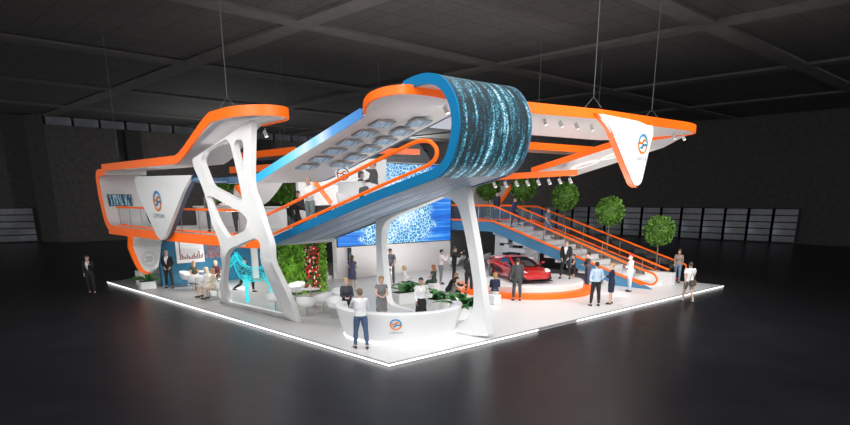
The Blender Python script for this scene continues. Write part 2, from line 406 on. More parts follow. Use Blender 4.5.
    def window(i,fn,a0,a1,z0,z1,cols,rows,wide):
        r=thing('window_%d'%i,None,None,fn(a0,z0,0)); struct(r)
        p=MB(); p.quad(fn(a0,z0,.03),fn(a1,z0,.03),fn(a1,z1,.03),fn(a0,z1,.03)); p.build('pane',pm,r,recalc=False)
        f=MB()
        for c in range(cols+1):
            a=a0+(a1-a0)*c/cols; d=wide
            f.loft([[fn(a-d,z0,.04),fn(a+d,z0,.04),fn(a+d,z0,.16),fn(a-d,z0,.16)],[fn(a-d,z1,.04),fn(a+d,z1,.04),fn(a+d,z1,.16),fn(a-d,z1,.16)]],True,True,True)
        for c in range(rows+1):
            z=z0+(z1-z0)*c/rows; d=.055
            f.loft([[fn(a0,z-d,.05),fn(a0,z+d,.05),fn(a0,z+d,.13),fn(a0,z-d,.13)],[fn(a1,z-d,.05),fn(a1,z+d,.05),fn(a1,z+d,.13),fn(a1,z-d,.13)]],True,True,True)
        f.build('window_frame',fm,r)
    RW=lambda a,z,t: Vector((60-t,a,z)); LW=lambda a,z,t: Vector((a,61.3-t,z)); LB=lambda a,z,t: Vector((a,64-t,z)); CL=lambda a,z,t: Vector((a,62.3-t,z))
    i=0
    for y in np.arange(7.5,40,2.42*1):
        i+=1; window(i,RW,y,y+2.42,.1,3.45,1,5,.12)
    for x in (1.9,-2.0,-5.9,-9.8):
        i+=1; window(i,LB,x-.3,x+3.4,.1,3.5,1,5,.1)
    for x in np.arange(7.2,46,2.6):
        i+=1; window(i,CL,x,x+2.5,11.65,12.55,1,1,.07)
hall()

# ================================================================== STAND PLATFORM
PX1, PY1 = 22.8, 23.9
def platform():
    r=thing('stand_platform','wide white and grey raised exhibition floor with a glowing white edge','platform',(0,0,0))
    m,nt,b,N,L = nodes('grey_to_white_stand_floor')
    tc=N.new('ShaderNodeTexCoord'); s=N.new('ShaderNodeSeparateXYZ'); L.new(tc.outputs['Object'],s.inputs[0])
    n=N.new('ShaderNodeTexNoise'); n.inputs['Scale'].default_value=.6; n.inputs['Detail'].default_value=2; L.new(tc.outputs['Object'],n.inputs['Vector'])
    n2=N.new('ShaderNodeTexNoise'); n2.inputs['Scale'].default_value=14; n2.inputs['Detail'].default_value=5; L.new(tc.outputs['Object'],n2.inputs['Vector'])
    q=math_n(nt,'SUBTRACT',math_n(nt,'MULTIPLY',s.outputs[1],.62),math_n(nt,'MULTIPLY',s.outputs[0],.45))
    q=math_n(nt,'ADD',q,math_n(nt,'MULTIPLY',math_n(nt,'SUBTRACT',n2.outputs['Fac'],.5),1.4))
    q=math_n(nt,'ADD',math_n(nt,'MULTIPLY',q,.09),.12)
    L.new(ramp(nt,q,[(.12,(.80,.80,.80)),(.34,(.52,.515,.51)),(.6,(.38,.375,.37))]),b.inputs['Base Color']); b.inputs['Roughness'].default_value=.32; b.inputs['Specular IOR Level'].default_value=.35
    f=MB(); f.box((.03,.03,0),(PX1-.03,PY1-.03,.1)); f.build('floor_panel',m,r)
    xa=AY(538,322,0).x; xb=AY(578,314,0).x
    e=MB(); e.box((-.03,-.03,.03),(xa,.03,.085)); e.box((xb,-.03,.03),(PX1,.03,.085)); e.box((-.03,.03,.03),(.03,PY1,.085)); e.build('light_strip',LEDW,r)
    e=MB(); e.box((-.035,-.035,.085),(PX1,.05,.105)); e.box((-.035,.05,.085),(.05,PY1,.105)); e.build('edge_trim',mat('silver_trim',(.55,.55,.56),.3,.6,noise=.05),r)
platform()

# ================================================================== LEFT ORANGE-EDGED RIBBON (roof, end wall, deck, tongue)
def slab_profile(mb, prof, x0, x1, t, inward=1):
    """prof: list of (y,z); a bent sheet of thickness t between x0 and x1 (callables of index allowed)"""
    P=[Vector((0,a,b)) for a,b in prof]; n=len(P); nor=[]
    for i in range(n):
        d=(P[min(i+1,n-1)]-P[max(i-1,0)]).normalized(); nor.append(Vector((0,-d.z,d.y))*inward)
    g=lambda q,i: q(i) if callable(q) else q
    rings=[]
    for i in range(n):
        a=P[i]; c=P[i]+nor[i]*t; rings.append([Vector((g(x0,i),a.y,a.z)),Vector((g(x1,i),a.y,a.z)),Vector((g(x1,i),c.y,c.z)),Vector((g(x0,i),c.y,c.z))])
    mb.loft(rings,True,True,True)
    return nor
def edge_profile(mb, prof, nor, x, t0, t1, th=.06):
    rings=[]
    for (a,b),nv in zip(prof,nor):
        p=Vector((x,a,b)); rings.append([p+nv*t0,p+nv*t1,p+nv*t1+Vector((th,0,0)),p+nv*t0+Vector((th,0,0))])
    mb.loft(rings,True,True,True)

def left_ribbon():
    r=thing('ribbon_canopy','white ribbon canopy with orange edge rising to a rounded tip on the left side','canopy',(1,20,.1))
    # roof: plan outline per station (y, xl, xr), z by height function
    def zf(y):
        if y>13: return 5.86
        if y<9: return 7.08
        t=(13-y)/4; t=t*t*(3-2*t)*.35+t*.65; return 5.86+1.22*t
    # tip is a half ellipse in plan
    st=[]
    for k in range(13):
        a=PI/2*k/12; y=7.6-1.6*math.cos(a); w=.95*math.sin(a)
        st.append((y,.55-w,.55+w))
    for y in (8.2,8.8,9,9.3,10,11,12,12.6,13,13.4,16,19,22.2): st.append((y,-.4+min(1,(y-7.6)/5)*.4,1.5+min(1,(y-7.6)/4)*.5))
    top=MB(); rings=[]
    for y,a,c in st:
        z=zf(y); rings.append([Vector((a,y,z)),Vector((c,y,z)),Vector((c,y,z+.22)),Vector((a,y,z+.22))])
    top.loft(rings,True,True,True); top.build('roof_panel',WHITE,r,smooth=True)
    path=[(a,y,zf(y)) for y,a,c in st[::-1]]+[(c,y,zf(y)) for y,a,c in st[1:16]]
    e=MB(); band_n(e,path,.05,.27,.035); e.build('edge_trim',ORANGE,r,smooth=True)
    # end wall and turn into the deck
    prof=fillet([(22.0,5.86),(23.35,5.86),(23.25,4.6),(22.75,2.95),(19.4,2.72)],[0,.9,.0,.75,0],8,False)
    wl=MB(); nor=slab_profile(wl,prof,0,2.05,.22,-1); wl.build('end_wall',WHITE,r,smooth=True)
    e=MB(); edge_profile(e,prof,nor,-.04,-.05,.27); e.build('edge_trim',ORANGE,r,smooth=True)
    # tongue hanging down, with an embossed round emblem
    tg=MB(); o=[(0,2.75),(1.5,2.75),(1.52,2.2),(1.28,1.15),(.86,.85),(.5,1.0),(.3,1.5),(.12,2.2)]
    o=fillet(o,[0,0,.3,.35,.35,.35,.4,.4],6)
    tg.prism(o,[],lambda a,b,t: Vector((a-.02,19.6-max(0,(b-2.2))*1.0+t,b)),0,.16); tg.build('tongue_panel',WHITE,r,smooth=True)
    e=MB(); pth=fillet([(0.02,2.78),(.12,2.2),(.3,1.5),(.5,1.0),(.86,.85)],[0,.4,.4,.35,0],6,False)
    rings=[]
    for a,b in pth: rings.append([Vector((a-.20,19.56-max(0,b-2.2)+q,b-.04)) for q in (0,.2)]+[Vector((a+.0,19.58-max(0,b-2.2)+q,b)) for q in (.2,0)])
    e.loft(rings,True,True,True); e.build('edge_trim',ORANGE,r,smooth=True)
    lg=thing('emblem',None,None); COL.objects.unlink(lg); bpy.data.objects.remove(lg)
    ring=MB(); 
    for r0,r1 in ((.36,.385),(.28,.30)):
        ring.loft([[Vector((.84+q*math.cos(a),19.585,1.55+q*math.sin(a))) for q in (r0,r1)] for a in [2*PI*i/36 for i in range(37)]],False)
    for dz,x0,x1 in ((.1,-.22,.16),(0,-.16,.22),(-.1,-.22,.12)): ring.quad((.84+x0,19.585,1.55+dz-.025),(.84+x1,19.585,1.55+dz-.025),(.84+x1,19.585,1.55+dz+.025),(.84+x0,19.585,1.55+dz+.025))
    ring.build('embossed_emblem',mat('emblem_grey',(.42,.42,.42),.4,noise=.02),r)
    # slim support under the tongue
    s=MB(); s.rbox((.35,19.7,.1),(.75,20.0,2.7),.05); s.build('support_leg',WHITE2,r)
left_ribbon()
def wall_picture():
    r=thing('wall_screen','small blue barcode-like picture on the white end wall at upper left','screen',(1.05,23.0,4.6))
    a=AY(108,195,22.93); b=AY(130.5,195,22.93); c=AY(130.5,205.5,22.93); d=AY(109.5,205.5,22.93)
    z0,z1=(c.z+d.z)/2,(a.z+b.z)/2
    x0,x1=a.x,b.x
    p=MB(); p.quad((x0,22.85,z0),(x1,22.85,z0),(x1,22.85,z1),(x0,22.85,z1),((0,0),(1,0),(1,1),(0,1))); p.build('picture',BARSCR,r,recalc=False)
    f=MB(); f.box((x0-.03,22.86,z0-.03),(x1+.03,23.3,z1+.03)); f.build('screen_body',DARKMET,r)
wall_picture()

def upper_deck():
    r=thing('upper_deck','white upper floor deck with orange front edge along the left side','deck',(4,16,2.75))
    pl=[(0,19.3),(0.05,15),(.5,9),(1.2,8.6),(4.6,8.9),(4.7,12.5),(6.7,12.7),(6.7,21.5),(0,21.5)]
    d=MB(); d.prism(pl,[],lambda a,b,t: Vector((a,b,t)),2.75,3.05); d.build('deck_slab',WHITE2,r)
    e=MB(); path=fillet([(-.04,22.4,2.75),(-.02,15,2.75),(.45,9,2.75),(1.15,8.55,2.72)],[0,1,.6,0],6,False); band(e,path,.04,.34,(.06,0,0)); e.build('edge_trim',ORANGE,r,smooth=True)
    # glass railing with two orange rails
    g=thing('glass_railing','glass railing with orange rails along the left upper deck','railing',(.35,16,3.05))
    rails=MB(); rails.tube([(1.0,22.4,4.05),(.3,21.8,4.05),(.3,15,4.05),(.75,9.3,4.05),(1.3,9.0,4.05)],.045,8); rails.build('handrail',ORANGE,g,smooth=True)
    rails=MB(); rails.tube([(1.0,22.4,3.16),(.3,21.8,3.16),(.3,15,3.16),(.75,9.3,3.16)],.035,8); rails.build('bottom_rail',ORANGE,g,smooth=True)
    gl=MB(); gl.quad((.3,21.8,3.16),(.3,15,3.16),(.3,15,4.05),(.3,21.8,4.05)); gl.quad((.3,15,3.16),(.75,9.3,3.16),(.75,9.3,4.05),(.3,15,4.05)); gl.build('glass_pane',GLASS,g)
    for y in np.linspace(9.6,21.6,9):
        x=.3 if y>15 else .3+.45*(15-y)/5.7
        p=MB(); p.tube([(x+.04,y,3.05),(x+.04,y,4.05)],.02,6); p.build('baluster',GREYMET,g)
    # white parapet bar further back on the deck
    for (x0,y0,x1,y1,l) in ((3.0,13.8,5.4,14.4,'long white bar counter standing on the left upper deck behind the branching frame'),(2.8,17.6,5.0,18.2,'white bar counter on the left upper deck behind the hanging triangle banner')):
        t=thing('bar_counter',l,'counter',((x0+x1)/2,(y0+y1)/2,3.05),0)
        b=MB(); b.rbox((x0,y0,3.05),(x1,y1,4.05),.12); b.build('counter_body',WHITE,t); b=MB(); b.rbox((x0-.08,y0-.1,4.05),(x1+.08,y1+.1,4.12),.1); b.build('counter_top',WHITE2,t)
upper_deck()

# ================================================================== BRANCHING WHITE FRAME
def branching_frame():
    r=thing('branching_frame','tall white branching support frame with five cut-out openings on the stand\'s left edge','support frame',(1.4,9.5,.1))
    xf=lambda z: float(np.interp(z,[0,1.2,2.5,3.6,7],[1.3,.42,-.26,-.30,.2]))     # the panel leans in at the foot, passes in front of the deck edge
    def S_(a,b):
        x=1.
        for _ in range(40): x=.5*x+.5*xf(AX(a,b,x).z)
        return AX(a,b,x)
    Q=lambda l:[(p.y,p.z) for p in (S_(a,b) for a,b in l)]
    out=[(218.5,308),(222.5,265),(221.8,248),(205.5,197),(201,184),(193.5,167),(192,159),(226,137),(251.5,119),(250.5,165),(250.5,188),(258.5,206),(267.5,235),(270.5,245),(289.5,299),(297.5,324),(298.5,328.5)]
    out=fillet(Q(out),[.1,.4,.4,.4,.4,.4,.3,.4,.1,.4,.4,.4,.4,.4,.4,.1,.1],4)
    A=fillet(Q([(225.5,257),(229,249),(255,237.5),(260.5,243),(284.5,311),(281,313.5),(229,302),(225.5,297)]),.3,4)
    B=fillet(Q([(206,196),(211,196),(243,213.5),(248,221),(245,230.5),(228.5,238.5),(223.5,233)]),.25,4)
    C=fillet(Q([(200.5,160),(204,151.5),(226,138.5),(230,143),(238,177),(243,203),(210,185.5)]),.3,4)
    D=fillet(Q([(233.5,145),(236,139.5),(242,139.5),(243.5,146),(243,170),(240.5,172)]),.15,4)
    m=MB(); out,A,B,C,D=[dense(l) for l in (out,A,B,C,D)]; m.prism(out,[A,B,C,D],lambda a,b,t: Vector((xf(b)+t,a,max(b,.1))),0,.2); m.build('lattice_panel',WHITE,r,smooth=True,angle=30)
branching_frame()

# ================================================================== BLUE LOOP GALLERY (banner, roof, curled LED nose, sloping deck)
W=Vector((3.4,.45,.15)); XC=1.2
def blue_gallery():
    r=thing('loop_gallery','blue-edged tilted loop gallery with a curled data-stream LED nose high over the front corner','gallery',(2.9,4,2.7))
    roof=[(9.6,5.2),(8.9,5.25),(7.1,5.74),(2.49,6.94),(.58,7.43)]
    curl=[(.2,7.50),(-.27,7.53),(-.78,7.42),(-1.12,7.13),(-1.36,6.74),(-1.43,6.32),(-1.38,5.94),(-1.27,5.58),(-1.08,5.27),(-.72,5.04)]
    deck=[(1.71,4.50),(4.54,3.78),(8.57,2.72)]
    prof=fillet(roof+curl+deck,.45,4,False)
    n=len(prof); P=[Vector((XC,a,b)) for a,b in prof]; nor=[]
    for i in range(n):
        d=(P[min(i+1,n-1)]-P[max(i-1,0)]).normalized(); nor.append(Vector((0,d.z,-d.y)) if True else 0)
    # inward normal: for the roof running to -y it must point down
    t=.2
    inn=[p+nv*(-t if nv.z>0 and i<3 else t) for i,(p,nv) in enumerate(zip(P,nor))]
    inn=[p+nv*t*(1 if (P[2]-P[1]).cross(Vector((1,0,0))).dot(Vector((0,0,1)))>-9 else 1)*SGN for p,nv in zip(P,nor)]
    s0=next(i for i,p in enumerate(prof) if p[0]<-.5); s1=max(i for i,p in enumerate(prof) if p[0]<-.55)
    def strip(idx,base,o0=0.):
        return [[base[i]+nor[i]*o0*SGN, base[i]+nor[i]*o0*SGN+W] for i in idx]
    R=range
    # shells
    m=MB(); m.loft(strip(R(0,s0+1),P),False); m.build('roof_top',WHITE,r,smooth=True)
    m=MB(); m.loft(strip(R(0,n),inn),False); m.build('inner_lining',WHITE,r,smooth=True)
    cols=24
    led=MB(); rows=[[P[i]-nor[i]*.03*SGN+W*(j/cols) for j in range(cols+1)] for i in R(s0,s1+1)]
    led.loft(rows,False,uv=True); led.build('led_skin',LEDCURL,r,smooth=True)
    m=MB(); rows=[[P[i]+W*(j/4) for j in range(5)] for i in R(s1,n)]; m.loft(rows,False,uv=True); m.build('deck_underside',UNDER,r,smooth=True)
    # rims
    rb=next(i for i,p in enumerate(prof) if p[0]<2.6)
    def rim(idx,base,th):
        mb=MB(); rings=[[P[i]-nor[i]*.04*SGN+base,P[i]+nor[i]*(t+.02)*SGN+base,P[i]+nor[i]*(t+.02)*SGN+base+th,P[i]-nor[i]*.04*SGN+base+th] for i in idx]
        L=len(rings)
        ks=[mb.add(q) for q in rings]
        for i in range(L-1):
            for j in range(4):
                j2=(j+1)%4; u0,u1=i/(L-1),(i+1)/(L-1); mb.face((ks[i]+j,ks[i]+j2,ks[i+1]+j2,ks[i+1]+j),((u0,0),(u0,1),(u1,1),(u1,0)))
        mb.face([ks[0]+j for j in range(4)],((0,0),)*4); mb.face([ks[-1]+j for j in range(4)],((1,0),)*4)
        return mb
    th=Vector((.06,0,0))
    rc=next(i for i,p in enumerate(prof) if p[0]<.62)
    rim(R(rb,rc+1),Vector((.05,0,0)),th).build('white_rim',WHITE,r,smooth=True)
    q=rim(R(0,rb+1),Vector((-.05,0,0)),th)
    # finer steps for the light gradient: uv follows length
    tot=(P[rb]-P[0]).length
    for fi,f in enumerate(q.f):
        if q.uv[fi]: q.uv[fi]=tuple((min(1,max(0,(q.v[k]-P[0]).length/tot)),.5) for k in f)
    q.build('glowing_edge',EDGELIT,r)
    rim(R(rc,n),Vector((-.05,0,0)),th).build('blue_rim',BLUE,r,smooth=True)
    rim(R(0,n),W,th).build('back_rim',STEELBLUE,r,smooth=True)
    # deck floor inside
    # flat roof beam to the left banner
    m=MB(); m.box((1.2,8.9,5.07),(1.9,12.2,5.27)); m.build('roof_beam',WHITE,r)
    m=MB(); m.box((1.13,8.9,5.05),(1.2,12.2,5.29)); m.build('beam_edge',STEELBLUE,r)
    # banner
    Pp=[AX(a,b,-.22) for a,b in ((131.5,176.5),(191,175),(184.5,190),(166,240),(158.5,240),(139,197))]
    o=fillet([(p.y,p.z) for p in Pp],[.7,.3,1.2,.75,.75,1.2],8)
    m=MB(); m.prism(o,[],lambda a,b,t: Vector((-.22+t+max(0,b-4.7)*.1,a,b)),0,.08); m.build('banner_face',WHITE,r,smooth=True,angle=30)
    # blue side edge on the near flank of the banner
    flank=[(p.y,p.z) for p in (AX(a,b,-.22) for a,b in ((191,174.5),(186,184),(180,200),(165,238.5),(160,241)))]
    flank=fillet(flank,.5,5,False); rings=[]
    for a,b in flank: 
        x=-.22+max(0,b-4.7)*.1; rings.append([Vector((x+q,a+.02,b)) for q in (0,.28)]+[Vector((x+q,a-.05,b)) for q in (.28,0)])
    e=MB(); e.loft(rings,True,True,True); e.build('banner_edge',STEELBLUE,r,smooth=True)
    m=MB(); m.rbox((-.1,11.0,5.08),(1.9,12.4,5.26),.1); m.build('banner_return',STEELBLUE,r)
    c=AX(156.8,201,-.25); logo(r,(-.25,c.y,c.z),(0,-1,0),(0,0,1),.42,tsize=.56)
    # twelve small screens under the roof
    for k in range(6):
        for j in range(2):
            f=(k+.35+.5*j)/6.3; y=7.2+(1.9-7.2)*f; z=5.74+(6.94-5.74)*(7.1-y)/(7.1-2.49)-.205
            xx=XC+(1.05 if j==0 else 2.35); sl=math.atan2(6.94-5.74,7.1-2.49)
            M=Matrix.Translation((xx,y+.13*(xx-XC),z))@Matrix.Rotation(-sl,4,'X')
            fr=MB(); fr.box((-.36,-.26,-.035),(.36,.26,.02),M); fo=fr.build('ceiling_screen',GREYMET,r)
            s=MB(); s.quad(*[M@Vector(p) for p in ((-.33,.23,-.04),(.33,.23,-.04),(.33,-.23,-.04),(-.33,-.23,-.04))],uv=((0,0),(1,0),(1,1),(0,1))); s.build('screen_pane',CEILSCR,fo)
    return P,nor
SGN=1
def decide_sign():
    global SGN
    # roof runs towards -y: d=(0,-1,.26); nor=(0,d.z,-d.y)=(0,.26,1) points up/outward -> inward is the other way
    SGN=-1
decide_sign()
blue_gallery()
def gallery_rail():
    g=thing('gallery_railing','orange looped handrail with glass sloping up along the tilted gallery deck','railing',(1.3,5,3))
    px=[(262,217),(285,206.5),(330,184),(372,163),(412,143.5),(421,140.5),(430,141),(436,147),(437.5,153),(435,160),(428,165.5)]
    pts=[AX(a,b,1.26) for a,b in px]; m=MB(); m.tube(fillet(pts,.25,4,False),.055,8); m.build('handrail',ORANGE,g,smooth=True)
    low=[AX(a,b,1.26) for a,b in ((428,165.5),(380,186),(330,208.5),(268,236.5))]
    m=MB(); m.tube(low,.05,8); m.build('bottom_rail',ORANGE,g,smooth=True)
    a,b=AX(268,214,1.26),AX(418,142,1.26); c,d=AX(432,162,1.26),AX(268,236,1.26)
    m=MB(); m.quad(a,b,c,d); m.build('glass_pane',GLASS,g)
gallery_rail()

# ================================================================== ARCHED PORTAL
def portal():
    r=thing('arched_portal','white arched portal with rounded opening carrying the LED nose behind the reception desk','support frame',(4.8,3.5,.1))
    Q=lambda l:[(p.y,max(p.z,.1)) for p in (AX(a,b,4.25) for a,b in l)]
    out=Q([(375.5,215),(420,195),(458,177),(464,180),(476.5,249),(488.5,336.5),(470,338),(377.5,312)])
    out=fillet(out,[.2,.1,.3,.3,.5,.1,.1,.1],5)
    hole=Q([(381.5,250),(381.5,224),(396,215),(417,207),(444,195.5),(457,203),(463.5,226),(469.5,258),(474,290),(473,312),(463,323.5),(440,319),(400,308),(387,304)])
    hole=fillet(hole,[.5,.8,.6,.5,1.0,.8,.5,1,1,.6,.7,.3,.3,.3],5)
    m=MB(); m.prism(out,[hole],lambda a,b,t: Vector((4.25+t,a,b)),0,.28); m.build('portal_frame',WHITE,r,smooth=True,angle=30)
portal()

# ================================================================== RIGHT ORANGE CANOPY RING
def right_canopy():
    r=thing('orange_canopy','broad orange-edged white canopy along the right side with a hanging triangle banner','canopy',(10,2,7.2))
    tip=[AX(*q) for q in ((364.5,114,1.0),(365,107,.7),(371,100,.55),(386,94.6,.6),(405,92.8,.85),(430,95,1.9),(455,100,2.9))]
    front=[(p.x,p.y,p.z) for p in tip]+[(5.9,.15,7.08),(9.5,-.2,7.16),(16.1,-.40,7.22),(17.5,-.1,7.22),(18.2,.9,7.2)]
    zs=sorted((q[0],q[2]) for q in front[2:-1])
    zx=lambda x: float(np.interp(x,[q[0] for q in zs],[q[1] for q in zs]))
    path=[(a,b) for a,b,c in front]
    ol=[(1.5,.62)]+path[5:]+[(17.6,4.7),(12.3,5.25),(8,5.7),(5,5.5),(2.6,3.2)]
    m=MB(); m.prism(fillet(ol,[.1,.3,.3,.3,.3,.5,.7,.5,.4,.2,.3,.3,.3][:len(ol)]+[.2]*max(0,len(ol)-13),5),[],lambda a,b,t: Vector((a,b,zx(a)+t*(.6+.4*min(1,max(0,a)/6)))),0,.26); m.build('canopy_panel',WHITE,r)
    pth=[Vector(q) for q in fillet(front,[.1,.3,.4,.5,.6,.6,.3,.3,.3,.5,.7,.5],6,False)]
    e=MB(); rings=[]
    for i,p in enumerate(pth):
        d=(pth[min(i+1,len(pth)-1)]-pth[max(i-1,0)]); d.z=0; d.normalize(); n=Vector((d.y,-d.x,0))*.04
        h_=.19+.10*min(1,max(0,p.x)/6); rings.append([p+n-Vector((0,0,.02)),p+n+Vector((0,0,h_)),p-n+Vector((0,0,h_)),p-n-Vector((0,0,.02))])
    e.loft(rings,True,True,True); e.build('edge_trim',ORANGE,r,smooth=True)
    u0=[Vector(q) for q in fillet([(p.x,p.y,p.z-.015) for p in tip],.4,5,False)]
    u1=[AX(*q) for q in ((365.5,118,1.3),(375,117,1.6),(392,113,2.0),(412,108,2.4),(432,105,2.7),(453,104,3.2))]
    uu=[Vector(q) for q in fillet([tuple(p) for p in u1],.3,5,False)]
    def resample(P,n):
        d=[0]
        for i in range(1,len(P)): d.append(d[-1]+(P[i]-P[i-1]).length)
        return [Vector([float(np.interp(d[-1]*k/(n-1),d,[p[j] for p in P])) for j in range(3)]) for k in range(n)]
    m=MB(); ra,rb_=resample(u0,24),resample(uu,24); m.loft([ra,[p.lerp(q,.5) for p,q in zip(ra,rb_)],rb_],False); m.build('tip_underside',WHITE,r,smooth=True)
    # white return ramp descending to the back, with slots
    A=[Vector((17.9,.6,7.22)),Vector((18,4.06,6.95)),Vector((18,9.1,5.82))]; B=[Vector((18.6,1.0,7.2)),Vector((20,2.6,6.9)),Vector((20,7.7,5.66))]
    m=MB(); rings=[[a,b,b+Vector((0,0,.15)),a+Vector((0,0,.15))] for a,b in zip(A,B)]; m.loft(rings,True,True,True); m.build('return_ramp',WHITE,r)
    e=MB(); band(e,[a+Vector((-.05,0,0)) for a in A],.02,.28,(.05,0,0)); e.build('edge_trim',ORANGE,r)
    sl=MB()
    for f in (.25,.6):
        c=A[1].lerp(A[2],f).lerp(B[1].lerp(B[2],f),.5); d=(A[2]-A[1]).normalized()
        pts=[c+d*(.85*math.cos(a))+Vector((1,0,-.1)).normalized()*(.25*math.sin(a))+Vector((0,0,-.02)) for a in [2*PI*i/20 for i in range(20)]]
        sl.tube(pts,.05,6,True)
    sl.build('slot_ring',mat('bright_white_trim',(.9,.9,.9),.3,emit=.4),r,smooth=True)
    # hanging triangle banner
    Pp=[AY(a,b,-.45) for a,b in ((601,112.5),(657,124),(652,138),(641,185.5),(633,185.5),(610,128))]
    o=fillet([(p.x,p.z) for p in Pp],[.5,.3,1.,.45,.45,1.],8)
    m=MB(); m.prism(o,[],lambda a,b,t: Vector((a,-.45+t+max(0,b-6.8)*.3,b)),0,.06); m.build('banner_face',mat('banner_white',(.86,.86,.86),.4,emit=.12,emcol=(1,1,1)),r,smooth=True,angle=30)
    fl=[(p.x,p.z) for p in (AY(a,b,-.45) for a,b in ((600,112.5),(608,122),(616,143),(633,185),(637,187.5)))]
    fl=fillet(fl,.4,5,False); rings=[]
    for a,b in fl:
        y=-.45+max(0,b-6.8)*.3; rings.append([Vector((a-.02,y+q,b)) for q in (-.0,.22)]+[Vector((a+.06,y+q,b)) for q in (.22,-.0)])
    e=MB(); e.loft(rings,True,True,True); e.build('banner_edge',ORANGE,r,smooth=True)
    c=AY(643,144,-.47); logo(r,(c.x,-.475,c.z),(1,0,0),(0,0,1),.36,tsize=.46)
right_canopy()
def box_beam(name,label,a,b,h,w,edge_h,under=WHITE2):
    a=Vector(a);b=Vector(b);d=(b-a).normalized();n=Vector((0,0,1)).cross(d).normalized()
    if n.dot(CAM-a)>0: n=-n
    r=thing(name,label,'canopy beam',(a+b)/2)
    m=MB(); m.loft([[p,p+n*w,p+n*w+Vector((0,0,h)),p+Vector((0,0,h))] for p in (a,b)],True,True,True); m.build('beam_panel',under,r)
    e=MB(); e.loft([[p-n*.04-Vector((0,0,.03)),p-n*.04+Vector((0,0,edge_h)),p+Vector((0,0,edge_h)),p-Vector((0,0,.03))] for p in (a-d*.03,b+d*.03)],True,True,True); e.build('edge_trim',ORANGE,r)
    return r
box_beam('canopy_beam','low orange beam carrying a row of spotlights above the stair landing',(13.6,8.6,5.36),(18.0,6.2,5.66),.2,1.2,.26)
box_beam('canopy_beam','orange beam hanging behind the LED nose and in front of the dark wall',(14.6,8.2,6.95),(21.2,7.4,6.95),.25,2.0,.32,mat('orange_lit_underside',(.75,.45,.33),.6,noise=.05))  # orange bounce light put into the underside colour
box_beam('canopy_beam','orange and white back beam seen between gallery roof and handrail',(11.6,17.4,7.0),(15.6,15.6,7.0),.3,2.5,.3)
box_beam('canopy_beam','orange back beam behind the left frame top, upper of the two there',(9.5,19.4,6.95),(9.6,27.0,6.95),.3,2.0,.36)
box_beam('canopy_beam','orange back beam behind the left frame top, lower of the two there',(8.3,17.6,6.0),(8.0,24.5,6.0),.3,1.5,.34,mat('orange_lit_underside',(.75,.45,.33),.6))
# ================================================================== VIDEO WALL, BACK WALLS
def video_wall():
    r=thing('video_wall','tall white back wall carrying a huge blue network video screen','video wall',(14,16,.1))
    y=15.8
    m=MB(); m.box((9.55,y,.1),(18.5,y+.4,6.5)); m.build('wall_panel',WHITE2,r)
    s=MB(); s.quad((9.6,y-.05,1.9),(18.45,y-.05,1.9),(18.45,y-.05,6.42),(9.6,y-.05,6.42),((0,0),(1,0),(1,1),(0,1))); s.build('screen',VIDEO,r,recalc=False)
    f=MB(); f.box((9.55,y-.045,1.86),(18.5,y,6.46)); f.build('screen_body',DARKMET,r)
video_wall()
def info_totem(x,y,w,h,m,label):
    r=thing('info_totem',label,'totem',(x,y,.1))
    b=MB(); b.rbox((x-w/2,y-.06,.1),(x+w/2,y+.06,.1+h),.03); b.build('body',m,r)
    s=MB(); s.quad((x-w*.3,y-.07,.5),(x+w*.3,y-.07,.5),(x+w*.3,y-.07,h-.15),(x-w*.3,y-.07,h-.15),((0,0),(0,1),(1,1),(1,0))); s.build('screen',BARSCR,r,recalc=False)
    b=MB(); b.rbox((x-w*.8,y-.2,.1),(x+w*.8,y+.2,.13),.05); b.build('base',GREYMET,r)
info_totem(10.15,15.45,.22,1.75,BLACK,'slim black totem against the white wall below the video screen')
info_totem(9.3,11.6,.42,1.9,WHITE,'white totem with blue striped screen just left of the arched portal leg')

def blue_wall():
    r=thing('partition_wall','petrol blue partition wall under the left upper deck','wall',(5,19.8,.1))
    m=MB(); m.box((1.4,19.75,.1),(8.4,19.95,2.75)); m.build('wall_panel',WALLBLUE,r)
    for x in (6.45,):
        m=MB(); m.box((x,19.6,.1),(x+.35,19.75,2.75)); m.build('pilaster',WHITE2,r)
    chart=mat('white_board',(.8,.8,.8),.5,noise=.01); bar=mat('chart_dark_red',(.22,.05,.06),.6,noise=.05)
    t=thing('chart_board','large white wall chart with dark red bars on the blue wall','poster',(3.0,19.7,1.7))
    x0,x1,z0,z1=2.25,3.72,1.22,2.5
    m=MB(); m.box((x0,19.69,z0),(x1,19.745,z1)); m.build('board',chart,t)
    m=MB()
    hs=(.95,.34,.2,.12,.3,.16,.1,.2,.34,.14,.28,.5,.2,.3)
    for i,h in enumerate(hs): m.box((x0+.16+i*.092,19.68,z0+.22),(x0+.215+i*.092,19.69,z0+.22+h*(1 if i==0 else .75)))
    m.box((x0+.1,19.68,z0+.19),(x1-.12,19.69,z0+.215)); m.build('chart_bar',bar,t)
    m=MB()
    for i in range(4): m.box((x0+.3,19.682,z0+.5+i*.2),(x1-.15,19.69,z0+.508+i*.2))
    m.build('grid_line',mat('chart_grey',(.55,.55,.55),.6,noise=.02),t)
    t=thing('picture_board','smaller dark mauve picture board right of the white wall chart','poster',(4.2,19.7,1.8))
    m=MB(); m.box((3.82,19.69,1.36),(4.72,19.745,2.5)); m.build('board',mat('mauve_print',(.16,.13,.17),.5,noise=.6,nscale=5),t)
    m=MB()
    for i,(a,b,c,d) in enumerate(((3.9,2.1,4.6,2.13),(3.9,1.9,4.5,1.92),(4.0,1.5,4.6,1.56),(3.9,1.7,4.3,1.73))): m.box((a,19.68,b),(c,19.69,d))
    m.build('print_line',mat('print_rust',(.35,.08,.07),.6,noise=.05),t)
blue_wall()

